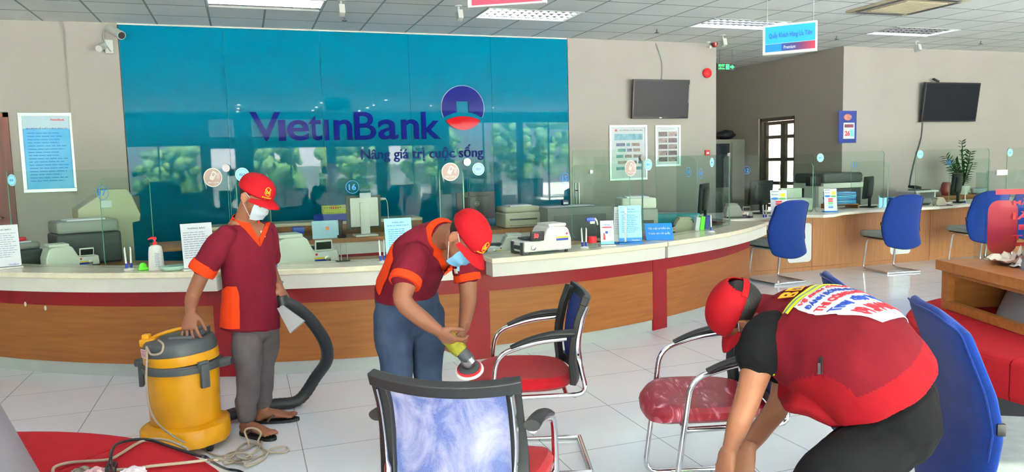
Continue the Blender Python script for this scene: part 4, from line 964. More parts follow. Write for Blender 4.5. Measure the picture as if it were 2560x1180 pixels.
# ---- man polishing the red chair
def man_polish():
    F = (HR*math.cos(.75)-HF*math.sin(.75)).normalized(); Rt = -(HU.cross(F)); s = .98
    hip = D(1018, 742, 3.92); chest = D(1085, 615, 3.66); ax = (chest-hip).normalized()
    T0 = headframe(D(1165, 598, 3.42), (HR*.44-HF*.42-HU*.79), (HR*.72-HF*.35+HU*.42)); b = MB(); headshape(b, T0, s)
    nk = D(1105, 585, 3.56)
    limb(b, [D(1090, 600, 3.62), D(1122, 590, 3.53), T0 @ V((0, -.025, -.045))], [(.07, .06), (.058, .06), (.056, .06)], side=Rt)
    limb(b, [hip, D(1045, 690, 3.82), D(1070, 640, 3.72), D(1092, 605, 3.64)], [(.12, .09), (.12, .09), (.15, .10), (.11, .08)], side=Rt)
    sR, sL = D(1038, 640, 3.52), D(1158, 640, 3.78)
    eR, wR = D(1008, 752, 3.42), D(1094, 826, 3.44)
    limb(b, [sR, D(1018, 700, 3.46), eR, D(1052, 795, 3.42), wR], [.054, .050, .044, .040, .028])
    G = D(1130, 858, 3.48)
    hand(b, wR, (HR*.72-HU*.62-HF*.05), (HR*.35+HU*.25+HF*.7), 1.0, curl=(.55, .6, .65, .7), thumb=.5, left=False, wr=.027, thumb_dir=(HR*.8+HU*.1+HF*.2))
    eL, wL = D(1170, 752, 3.76), D(1160, 818, 3.64)
    limb(b, [sL, D(1168, 695, 3.78), eL, wL], [.052, .048, .042, .028])
    hand(b, wL, (-HR*.18-HU*.86-HF*.45), (-HR*.8-HF*.25), 1.0, curl=(.5, .6, .65, .7), thumb=.5, left=True, wr=.027, thumb_dir=(-HR*.75-HU*.5-HF*.5))
    fR = atz(1000, 1172, 0); fL = atz(1078, 1150, 0); dirf = V((F.x, F.y, 0)).normalized()
    kR = D(990, 905, 3.80); kL = D(1068, 895, 3.90)
    aR = fR+V((0, 0, .09)); aL = fL+V((0, 0, .09))
    limb(b, [aR+V((0, 0, .07)), aR], [.030, .032]); limb(b, [aL+V((0, 0, .07)), aL], [.030, .032])
    hR = fR-dirf*.05+V((0, 0, .018)); hL = fL-dirf*.05+V((0, 0, .018)); foot(b, hR, hR+dirf*.2); foot(b, hL, hL+dirf*.2)
    limb(b, [aR, hR+V((0, 0, .02))+dirf*.02], [.034, .03]); limb(b, [aL, hL+V((0, 0, .02))+dirf*.02], [.034, .03])
    for hp_, k_, a_ in ((D(988, 800, 3.86), kR, aR), (D(1060, 795, 3.98), kL, aL)): limb(b, [hip, hp_, k_, k_.lerp(a_, .5), a_+V((0, 0, .04))], [.04, .03, .024, .022, .024])
    body = remeshed(b, 'person', .004, 2, mats=[M_SKIN]); tag(body, 'person in jeans and maroon polo shirt bending to polish a red chair', 'person')
    t = MB(); limb(t, [D(1012, 712, 3.93), D(1020, 760, 3.93), D(1025, 800, 3.93)], [(.165, .125), (.180, .135), (.165, .13)], side=Rt, n=28)
    limb(t, [D(988, 790, 3.86), D(985, 850, 3.82), kR, kR.lerp(aR, .5), aR+V((0, 0, .02))], [.112, .100, .082, .066, .060])
    limb(t, [D(1060, 785, 3.98), D(1072, 840, 3.94), kL, kL.lerp(aL, .5), aL+V((0, 0, .02))], [.108, .096, .078, .066, .060])
    jn = remeshed(t, 'jeans', .006, 3, folds(.008, 10, 5), mats=[M_JEANS], parent=body)
    t = MB(); secs = [(D(1012, 732, 3.92), (.175, .135)), (D(1022, 705, 3.88), (.172, .13)), (D(1038, 672, 3.80), (.172, .125)), (D(1055, 640, 3.73), (.178, .122)), (D(1075, 612, 3.67), (.172, .108)), (D(1095, 594, 3.62), (.12, .085)), (D(1108, 588, 3.585), (.075, .065))]
    limb(t, [q[0] for q in secs], [q[1] for q in secs], side=Rt, n=32)
    cR = D(1018, 690, 3.465); limb(t, [sR, D(1028, 665, 3.49), cR], [.072, .074, .076]); cL = D(1166, 682, 3.775); limb(t, [sL, D(1163, 660, 3.78), cL], [.064, .066, .068])
    aR_, aL_ = (cR-sR).normalized(), (cL-sL).normalized(); bn = ax.cross(Rt).normalized(); mf = None
    if bn.dot(F) < 0: bn = -bn
    sh = remeshed(t, 'polo_shirt', .006, 3, folds(.010, 8, 9), mf, [M_MAROON], parent=body)
    for c_, a_, r_ in ((cR, aR_, .0775), (cL, aL_, .070)): MB().tube([c_+a_*.004, c_+a_*.02, c_+a_*.042], [r_*.96, r_, r_*.97], 30, M_ORANGE).build('sleeve_cuff', sh)
    nz = (T0 @ V((0, -.02, -.05))-D(1095, 596, 3.62)).normalized(); fy = (bn-nz*bn.dot(nz)).normalized()
    Tn = basis(D(1105, 590, 3.59), fy.cross(nz), fy, nz); collar(sh, Tn, M_ORANGE, (.066, .064), .034, .9, .04)
    bv = BVHTree.FromObject(sh, bpy.context.evaluated_depsgraph_get()); vd = -FW
    def on(u, v, off): d0 = ray(u, v).normalized(); h = bv.ray_cast(O, d0); return (h[0]-d0*off) if h[0] is not None else D(u, v, 3.5)
    strip(on, [(1119, 556), (1090, 586), (1083, 638), (1097, 652), (1110, 688)], [(1128, 562), (1106, 590), (1102, 630), (1113, 652), (1119, 672)], M_ORANGE, 'lapel', sh, .007)
    strip(on, [(1153, 648), (1138, 668), (1112, 689)], [(1144, 641), (1131, 656), (1119, 671)], M_ORANGE, 'lapel', sh, .007)
    strip(on, [(1106, 592), (1103, 630), (1117, 670)], [(1140, 610), (1142, 636), (1121, 670)], M_SKIN, 'neck_opening', sh, .003, .001)
    side_panel(bv, secs[0][0], ax, [(984, 618, .5), (986, 648, .9), (968, 698, 1), (950, 738, 1)], -1.2, M_ORANGE, sh, 'side_panel')
    MB().grid(lambda i, j: on(1143+6*i, 664+14*j, .008), 3, 3, M_LBLUE, thick=.003).build('chest_badge', sh)
    MB().grid(lambda i, j: on(1135+7*i+3*j, 672+12*j, .012), 2, 2, M_WHITE, thick=.003).build('pocket_pen', sh)
    MB().tube(smoothpath([Tn @ V(q) for q in ((-.058, -.01, .03), (-.052, .035, .012), (-.02, .075, -.03), (.02, .075, -.03), (.052, .035, .012), (.058, -.01, .03))], 5), .0028, 6, M_GOLD).build('neck_chain', body)
    for k in (0, 1):
        a = D(938+0*k, 745, 3.85)
    eyes(body, T0, s); hair(body, T0, s, -.04); cap(body, T0, s*1.0, ex=.006); mask(body, T0, M_MASKB, s)
    return G
man_polish()
# angle grinder with polishing disc
A0, A1 = D(1118, 842, 3.47), D(1168, 895, 3.46); g = thing('polishing_machine', 'hand polishing machine wrapped in a yellow green cloth with a red disc', 'power tool', tuple(A1))
def loc(p): return V(p)-A1
dn = V((HR*.10-HU*.90+HF*.42)).normalized(); gd = (A1-A0).normalized()
MB().tube([loc(p) for p in smoothpath([A0-gd*.03, A0, A0.lerp(A1, .5), A0.lerp(A1, .72)], 5)], [.026, .031, .033, .031, .033, .036, .037, .035, .037, .038, .039, .037, .036, .035, .035, .034][:16], 18, mat('yellow_green_cloth', (150, 146, 52), .9, var=.25, scale=30, bump=.4, bscale=90)).build('cloth_wrap', g)
MB().tube([loc(A0.lerp(A1, .68)), loc(A0.lerp(A1, .85)), loc(A1), loc(A1+gd*.02)], [.030, .031, .030, .020], 16, M_DGREY).build('motor_housing', g)
gh = MB(); gh.tube([(0, 0, 0), dn*.03, dn*.05], [.032, .034, .022], 14, M_STEEL); gh.tube([gd*-.01, gd*.035], [.027, .022], 12, M_STEEL); gh.build('gear_head', g)
MB().sphere(tuple(-dn*.03+gd*.005), .008, M_REDP, n=10, k=6).build('lock_button', g)
pd_ = basis(dn*.052, dn.orthogonal().normalized(), dn.cross(dn.orthogonal().normalized()), dn)
MB().lathe([(.02, -.004), (.050, 0), (.051, .006), (.02, .008)], 36, M_DGREY, T=pd_).build('backing_plate', g)
MB().lathe([(.052, .004), (.057, .006), (.057, .014), (.02, .016)], 36, M_REDP, T=pd_).build('disc_rim', g)
MB().lathe([(.056, .0145), (.066, .017), (.067, .024), (.03, .027)], 36, mat('white_polishing_pad', (226, 224, 224), .9, bump=.5, bscale=120), T=pd_).build('polishing_pad', g)

# ---- man in the red vest bending at the foamed chair
def man_vest():
    s = .98; T3 = 2.45
    hip = D(2215, 985, 2.22); shd = D(1955, 808, 2.50); ax = (shd-hip).normalized()
    Lf = (-HF*.86-HR*.06-HU*.46).normalized(); Rt = -Lf; bn = ax.cross(Lf).normalized()   # bn: out of the back or belly
    if bn.z < 0: bn = -bn
    T0 = headframe(D(1856, 786, 2.60), (-HR*.30-HU*.82+HF*.42), (-HR*.90+HU*.40+HF*.08)); b = MB(); headshape(b, T0, s)
    limb(b, [D(1935, 790, 2.56), D(1900, 778, 2.58), T0 @ V((0, -.03, -.05))], [(.068, .062), (.060, .060), (.056, .06)], side=Lf)
    limb(b, [D(2170, 945, 2.29), D(2100, 890, 2.34), D(1985, 825, 2.46), D(1940, 800, 2.53)], [(.08, .07), (.10, .08), (.12, .09), (.10, .08)], side=Lf)
    sL, sR = D(1910, 835, 2.42), D(1960, 860, 2.72)
    eL, wL = D(1873, 985, 2.38), D(1826, 1118, 2.40)
    limb(b, [sL, D(1893, 915, 2.38), eL, D(1850, 1050, 2.36), wL], [.052, .048, .041, .037, .025])
    hand(b, wL, (-HR*.22-HU*.95+HF*.05), (HR*.92+HF*.35), 1.02, curl=(.22, .25, .3, .35), thumb=.35, left=True, wr=.026, spread=.10)
    eR, wR = D(1948, 1010, 2.70), D(1872, 1118, 2.56)
    limb(b, [sR, D(1965, 930, 2.74), eR, D(1905, 1070, 2.64), wR], [.052, .047, .041, .036, .025])
    hand(b, wR, (-HR*.38-HU*.86-HF*.25), (-HR*.55-HF*.75+HU*.2), 1.02, curl=(.25, .3, .32, .38), thumb=.4, left=False, wr=.026, spread=.12)
    kL, kR = D(2040, 1262, 2.14), D(2120, 1240, 2.46)
    aL = V((kL.x, kL.y, .09))+HR*.16; aR = V((kR.x, kR.y, .09))+HR*.18
    for a in (aL, aR):
        h = V((a.x, a.y, .018))+HR*.05; foot(b, h, h-HR*.2); limb(b, [a, h+V((0, 0, .02))], [.034, .03])
    for hp_, k_, a_ in ((D(2215, 1105, 2.23), kL, aL), (D(2225, 1080, 2.36), kR, aR)): limb(b, [D(2180, 950, 2.29), D(2215, 1015, 2.27), hp_, k_, k_.lerp(a_, .5), a_+V((0, 0, .04))], [.05, .05, .03, .026, .022, .024])
    limb(b, [aL+V((0, 0, .1)), aL], [.034, .033]); limb(b, [aR+V((0, 0, .1)), aR], [.034, .033])
    body = remeshed(b, 'person', .004, 2, mats=[M_SKIN3]); tag(body, 'person in a red vest over a black shirt bending forward to wash both hands', 'person')
    t = MB(); limb(t, [D(2190, 975, 2.27), D(2212, 1010, 2.27), D(2232, 1050, 2.26)], [(.150, .13), (.170, .150), (.165, .135)], side=Lf, n=28)
    limb(t, [D(2210, 1100, 2.22), D(2160, 1140, 2.18), D(2092, 1190, 2.12), kL, aL.lerp(kL, .4), aL+V((0, 0, .03))], [.100, .104, .098, .086, .072, .066]); limb(t, [D(2250, 1030, 2.34), D(2190, 1110, 2.40), kR, aR.lerp(kR, .4), aR+V((0, 0, .03))], [.116, .104, .088, .072, .066])
    tr = remeshed(t, 'trousers', .007, 3, folds(.010, 8, 21), mats=[M_BLACKC], parent=body)
    for k, a in enumerate((aL, aR)): MB().rbox((-.05, -.20, .001), (.05, .09, .075), .03, M_BLACK, T=basis((a.x, a.y, 0), (0, 1, 0), (HR.x*1, HR.y*1, 0), (0, 0, 1)), seg=3).build('shoe', body)
    # black T-shirt: shoulders and sleeves
    t = MB(); limb(t, [D(2050, 860, 2.45), D(1985, 825, 2.50), D(1950, 808, 2.53)], [(.13, .09), (.13, .09), (.10, .07)], side=Lf, n=28)
    cL = D(1894, 888, 2.385); limb(t, [D(1950, 826, 2.44), D(1922, 845, 2.41), D(1899, 886, 2.385)], [.072, .080, .080]); cR = D(1968, 915, 2.72); limb(t, [sR, D(1965, 890, 2.72), cR], [.078, .078, .08])
    remeshed(t, 'black_t_shirt', .006, 3, folds(.008, 8, 31), mats=[M_BLACKC], parent=body)
    # vest
    t = MB(); secs = [(D(2184, 970, 2.27), (.205, .186)), (D(2164, 938, 2.27), (.205, .186)), (D(2136, 905, 2.295), (.203, .184)), (D(2095, 872, 2.345), (.198, .180)), (D(2040, 842, 2.42), (.198, .168)), (D(1988, 816, 2.48), (.185, .135)), (D(1950, 800, 2.51), (.135, .098)), (D(1920, 790, 2.55), (.082, .074))]
    limb(t, [q[0] for q in secs], [q[1] for q in secs], side=Lf, n=36, flat0=True)
    limb(t, [D(2120, 1015, 2.28), D(2065, 975, 2.32), D(2020, 935, 2.40)], [(.13, .05), (.14, .055), (.12, .05)], side=Lf, n=20)
    hemc = secs[0][0]; hax = (secs[1][0]-secs[0][0]).normalized()
    def mf(c):
        if (c-hemc).dot(hax) < .075: return 0
        k = min(range(1, len(dense)-1), key=lambda i: (dense[i]-c).length_squared); tx = (dense[k+1]-dense[k-1]).normalized(); nn = tx.cross(Lf).normalized(); nn = nn if nn.z > 0 else -nn; q = c-dense[k]
        return 1 if q.dot(nn) > -.02 or q.dot(Lf) < -.05 else 0
    dense = smoothpath([q[0] for q in secs], 6)
    def crop(p): return folds(.012, 6.5, 41)(p)
    vs = remeshed(t, 'red_vest', .006, 3, crop, mf, [M_VEST, M_VESTD], parent=body)
    bv = BVHTree.FromObject(vs, bpy.context.evaluated_depsgraph_get())
    def on(u, v, off=.004):
        d0 = ray(u, v).normalized(); h = bv.ray_cast(O, d0)
        return (h[0]+h[1]*off) if h[0] is not None else D(u, v, 2.4)
    def onb(p, off=.004):      # drop on to the back along the back's own normal
        return p
    # the back in its own coordinates: a along the spine from the neck to the hips, c across towards the person's right
    sp_ = smoothpath([q[0] for q in secs][::-1], 8); cum = [0]
    for i in range(1, len(sp_)): cum.append(cum[-1]+(sp_[i]-sp_[i-1]).length)
    smd = [(sp_[min(i+6, len(sp_)-1)]-sp_[max(i-6, 0)]) for i in range(len(sp_))]
    def bk(a, c, off=.004):
        i = 1
        while i < len(cum)-1 and cum[i] < a: i += 1
        f = (a-cum[i-1])/(cum[i]-cum[i-1]); p = sp_[i-1].lerp(sp_[i], max(0, min(1, f))); tx = (smd[i]).normalized(); sl = (Lf-tx*Lf.dot(tx)).normalized(); nn = tx.cross(sl).normalized(); nn = nn if nn.z > 0 else -nn
        h = bv.ray_cast(p+nn*.5-sl*c, -nn); return (h[0]+nn*off) if h[0] is not None else p+nn*.18-sl*c
    MB().grid(lambda i, j: bk(.172+.170*i, -.055+.22*j, .004), 22, 14, M_WPAPER, thick=-.002).build('printed_patch', vs)
    mbt = MB()
    for k, (body_, cm) in enumerate((('VỆ SINH CÔNG', M_REDINK), ('ĐÁNH BÓNG SÀN', M_NAVY), ('THI CÔNG SƠN', M_REDINK), ('Truy cập ngay', M_NAVY), ('09.0940.1.79', M_REDINK))):
        v_, f_, asp = text_mesh(body_, .02, 0, 2); a0 = .200+.031*k
        mbt.add([bk(a0-.0215*q.y, -.046+.20*q.x, .0085+.001*q.z) for q in v_], f_, cm)
    mbt.build('patch_lettering', vs, fix=False)
    for a0, w_, m_ in ((.112, .019, M_LIME), (.131, .016, M_SILV), (.147, .019, M_LIME)):
        MB().grid(lambda i, j: bk(a0+w_*i, -.085+.26*j, .005), 3, 26, m_, thick=-.002).build('reflective_band', vs)
    mbt = MB(); v_, f_, _ = text_mesh('BD', .03, 0, 2); mbt.add([bk(.085-.04*q.y, -.0+.10*q.x, .006+.001*q.z) for q in v_], f_, M_GOLD); mbt.build('gold_lettering', vs, fix=False)
    for (u0, u1, m_) in ((0, .4, M_SILV), (.4, 1, M_LIME)):
        MB().grid(lambda i, j: on(1908+22*(u0+(u1-u0)*i)+10*j, 890+45*j, .006), 4, 8, m_, thick=.002).build('front_reflective_band', vs)
    MB().grid(lambda i, j: on(2052+9*i, 893+42*j, .008), 2, 6, M_BLACK, thick=.003).build('pocket_zip', vs)
    MB().grid(lambda i, j: on(2053+7*i, 908+26*j, .013), 2, 3, M_CHROME, thick=.004).build('zip_pull', vs)
    hair(body, T0, s*1.02, -.075); cap(body, T0, s*1.0, back_open=True); mask(body, T0, M_MASK, s)
man_vest()
# ------------------------------------------------------------------ yellow vacuum cleaner
M_YEL = mat('yellow_plastic', (200, 138, 8), .38, var=.07, scale=5)
VP = atz(470, 1107, 0)
vt = thing('vacuum_cleaner', 'tall yellow wet and dry vacuum cleaner with a black motor head', 'vacuum cleaner', tuple(VP), math.atan2(HR.y, HR.x))   # local x = to the right, y = away
vt.scale = (1, 1, .90)
mb = MB(); mb.lathe([(.176, .10), (.178, .14), (.186, .47), (.186, .475)], 44, M_YEL); mb.build('drum', vt)
bs = MB(); P = [(-.20, -.13), (-.14, -.22), (.10, -.235), (.17, -.20), (.245, -.09), (.235, .02), (.18, .15), (-.14, .17), (-.20, .08)]
P2 = []
for i in range(len(P)):
    a, b_, c = V((*P[i-1], 0)), V((*P[i], 0)), V((*P[(i+1) % len(P)], 0))
    for t in (0, .33, .66): q = (b_+(a-b_)*.25)*(1-t)**2+b_*2*t*(1-t)+(b_+(c-b_)*.25)*t*t; P2.append((q.x, q.y))
n = len(P2); vs = []; 
for k, z in ((.97, .045), (1.0, .06), (1.0, .135), (.96, .15), (.86, .158)): vs += [(x*k, y*k, z) for x, y in P2]
fs = [(j*n+i, j*n+(i+1) % n, (j+1)*n+(i+1) % n, (j+1)*n+i) for j in range(4) for i in range(n)]+[list(range(n))[::-1], [4*n+i for i in range(n)]]
bs.add(vs, fs, M_YEL, None, True); bs.build('base', vt)
for x, y in ((.175, -.13), (-.14, -.16), (.14, .1), (-.13, .1)):
    MB().lathe([(.018, -.014), (.026, -.010), (.026, .010), (.018, .014)], 18, M_BLACK, T=TR((x, y, .027), ry=PI/2)).tube([(x, y, .027), (x, y, .06)], .008, 8, M_BLACK).build('caster', vt)
mb = MB(); mb.lathe([(.188, .470), (.202, .474), (.204, .505), (.196, .515), (.196, .520), (.190, .522)], 44, M_DGREY).build('rim', vt)
tilt = TR((0, 0, .52), ry=-.06, s=(1, 1, .84))
mb = MB(); mb.lathe([(.190, 0), (.191, .004), (.189, .064), (.186, .068)], 44, M_YEL, T=tilt); hd = mb.build('filter_ring', vt)
mb = MB(); mb.lathe([(.186, .068), (.187, .10), (.178, .15), (.165, .166), (.12, .176), (.05, .178)], 44, M_DGREY, T=tilt)
mb.rbox((-.02, -.10, .15), (.12, .10, .196), .018, M_DGREY, T=tilt); mb.rbox((.05, -.07, .17), (.15, .07, .222), .016, M_DGREY, T=tilt).build('motor_head', vt)
h = MB(); h.tube([tilt @ V(q) for q in smoothpath([(-.15, -.02, .165), (-.10, -.03, .196), (-.02, -.03, .222), (.06, -.02, .232), (.12, 0, .20)], 5)], [(.020, .011)]*21, 12, M_YEL, side=(0, 1, 0)); h.rbox((-.185, -.075, .13), (-.10, .0, .185), .012, M_YEL, T=tilt); h.rbox((-.175, -.06, .175), (-.135, -.02, .215), .01, M_YEL, T=tilt); h.build('carry_handle', vt)
mb = MB(); Tb = tilt @ basis((-.13, -.137, .10), (.73, -.69, 0), (0, 0, 1), (-.69, -.73, 0)); mb.prism(rrect(-.04, -.03, .04, .03, .004), -.001, .0015, M_WPAPER, Tb); lines(mb, Tb, -.032, .032, [-.02, -.01, 0, .012, .02], .004, M_REDINK, .0022, 3); mb.build('rating_plate', vt)
Tb = tilt @ basis((-.115, -.150, .036), (.79, -.61, 0), (0, 0, 1), (-.61, -.79, 0)); MB().prism(disc(.02, 24, 1, .62), -.002, .003, M_STEEL, Tb).prism(disc(.015, 24, 1, .5), 0, .0036, M_MBLUE, Tb).build('maker_badge', vt)
for a in (-.62, PI+.3):
    q = TR((.197*math.cos(a), .197*math.sin(a), .44), rz=a); MB().rbox((-.004, -.024, -.06), (.022, .024, .085), .01, M_DGREY, T=q).rbox((-.012, -.03, .055), (.012, .03, .10), .008, M_DGREY, T=q).build('clamp', vt)
for s in (-1, 1): MB().tube([(s*.19, .02, .485), (s*.235, .02, .50), (s*.262, .02, .50)], [.026, .03, .024], 14, M_DGREY).build('side_knob', vt)
inv = vt.matrix_world if False else (Matrix.Translation(VP) @ Matrix.Rotation(math.atan2(HR.y, HR.x), 4, 'Z') @ Matrix.Diagonal((1, 1, .90, 1))).inverted()
# hose: from behind the drum along the floor and up to the hand
NZ = D(706, 752, 4.34)
hp = [D(535, 985, 4.36), D(600, 984, 4.50), D(680, 972, 4.62), D(745, 963, 4.70), D(790, 942, 4.72), D(817, 900, 4.68), D(812, 855, 4.60), D(780, 805, 4.50), D(742, 770, 4.40), NZ]
for p in hp[:4]: p.z = max(.04, min(p.z, .045))
hs = smoothpath(hp, 12); rr = [.037+(.0022 if i % 2 else 0) for i in range(len(hs))]
MB().tube([inv @ p for p in hs], rr, 16, mat('black_hose', (30, 32, 36), .45)).build('hose', vt)
nd = (HR*.12-HU*.98).normalized(); nz = MB(); nz.tube([inv @ (NZ-nd*.03), inv @ (NZ+nd*.03), inv @ (NZ+nd*.035), inv @ (NZ+nd*.07)], [.033, .034, .028, .026], 18, M_BLACK).build('nozzle_collar', vt)
a, b_, c = D(708, 782, 4.28), D(762, 802, 4.24), D(727, 830, 4.24)
nz = MB(); a1, a2 = D(696, 772, 4.29), D(716, 768, 4.29); d1, d2 = D(726, 833, 4.22), D(762, 802, 4.22); nrm = (d2-a1).cross(d1-a1).normalized()
if nrm.dot(FW) > 0: nrm = -nrm
vs = [a1+nrm*.016, a2+nrm*.016, d2+nrm*.006, d1+nrm*.006, a1-nrm*.016, a2-nrm*.016, d2-nrm*.006, d1-nrm*.006]
nz.add([inv @ q for q in vs], [(0, 1, 2, 3), (7, 6, 5, 4), (0, 4, 5, 1), (1, 5, 6, 2), (2, 6, 7, 3), (3, 7, 4, 0)], M_STEEL); nz.tube([inv @ (NZ+nd*.06), inv @ ((a1+a2)/2)], [.02, .017], 14, M_STEEL); nz.build('steel_nozzle', vt)
# cords
M_CORD = mat('beige_cord', (150, 138, 122), .6)
top = D(367, 884, 3.90)
P = [D(396, 850, 3.93), D(408, 862, 3.86), D(402, 882, 3.84), D(378, 886, 3.86), D(366, 868, 3.90), top+V((0, 0, -.02)), D(366, 940, 3.90), D(372, 1010, 3.90), D(392, 1055, 3.88), D(440, 1095, 3.84)]
fl = [(500, 1122), (545, 1140), (590, 1133), (640, 1110), (655, 1105), (640, 1128), (600, 1150), (560, 1158), (570, 1135), (620, 1118), (612, 1078), (632, 1070), (652, 1082), (645, 1108), (668, 1128), (712, 1130), (716, 1118), (680, 1122), (655, 1150), (618, 1165), (612, 1158), (640, 1145), (660, 1132), (648, 1112), (615, 1108), (590, 1128), (596, 1142), (620, 1148), (628, 1140), (600, 1132), (572, 1150), (606, 1158), (590, 1150)]
pts = P+[atz(u, v, .007+.008*((i*7) % 3)) for i, (u, v) in enumerate(fl)]
# the ankle loop rests on the near foot
for i in range(len(P), len(pts)):
    u, v = fl[i-len(P)]
    if 605 < u < 656 and v < 1086: pts[i] = D(u, v, 4.06)
on_set = [(552, 1150), (520, 1150), (460, 1157), (380, 1165), (330, 1172), (262, 1176)]
pts += [atz(u, v, .432) for u, v in on_set]
MB().tube(smoothpath(pts, 7), .0055, 8, M_CORD).build('power_cord'); tag(bpy.data.objects['power_cord'], 'long beige power cord hanging from the vacuum cleaner and tangled on the floor', 'cord')
pts = [atz(u, v, .432) for u, v in ((132, 1182), (136, 1168), (165, 1158), (200, 1154), (270, 1149), (300, 1135), (340, 1110), (365, 1100), (400, 1098), (435, 1106), (470, 1124))]
tag(MB().tube(smoothpath(pts, 7), .0055, 8, M_CORD).build('extension_cord'), 'beige cord lying in a bend across the red settee', 'cord')
pts = [atz(278, 1176, .45), atz(277, 1160, .50), atz(278, 1135, .50), atz(290, 1112, .47), atz(330, 1100, .45), atz(375, 1100, .432), atz(430, 1118, .432), atz(490, 1137, .432), atz(515, 1143, .425), atz(536, 1158, .28)]+[atz(566, 1172, .03), atz(600, 1178, .012), atz(640, 1200, .012)]
tag(MB().tube(smoothpath(pts, 7), .006, 8, M_BLACK).build('black_cord'), 'black cord with a plug arching over the red settee', 'cord')
t = thing('plug', 'black plug at the end of the black cord on the red settee', 'plug', tuple(atz(279, 1180, .425))); MB().rbox((-.018, -.03, 0), (.018, .03, .03), .01, M_BLACK).build('plug_body', t)
M_BAG = mat('clear_plastic_bag', (222, 208, 216), .25, var=.1, scale=40); 
for nm, lab, (u, v), s_, cm in (('plastic_bag', 'crumpled clear plastic bag beside the black plug on the red settee', (332, 1190), .042, M_BAG), ('plastic_bag', 'pinkish crumpled plastic bag left of the black plug', (238, 1192), .042, mat('pink_plastic_bag', (214, 168, 176), .3, var=.2, scale=30)), ('rag', 'grey crumpled rag on the red settee', (206, 1188), .038, mat('grey_rag', (140, 132, 120), .9, var=.3, scale=40))):
    mb = MB(); mb.sphere((0, 0, 0), 1, cm, n=26, k=18); mb.v = [V((p.x*s_, p.y*s_*.8, max(-.25, p.z)*s_*.55))*(1+.45*noise.noise(V(p)*3.1+V((s_*50, 0, 0)))) for p in mb.v]; mb.sm = [False]*len(mb.sm)
    z0 = min(p.z for p in mb.v); mb.v = [p-V((0, 0, z0)) for p in mb.v]
    tag(mb.build(nm, loc=tuple(atz(u, v, .421))), lab, nm.replace('_', ' '))

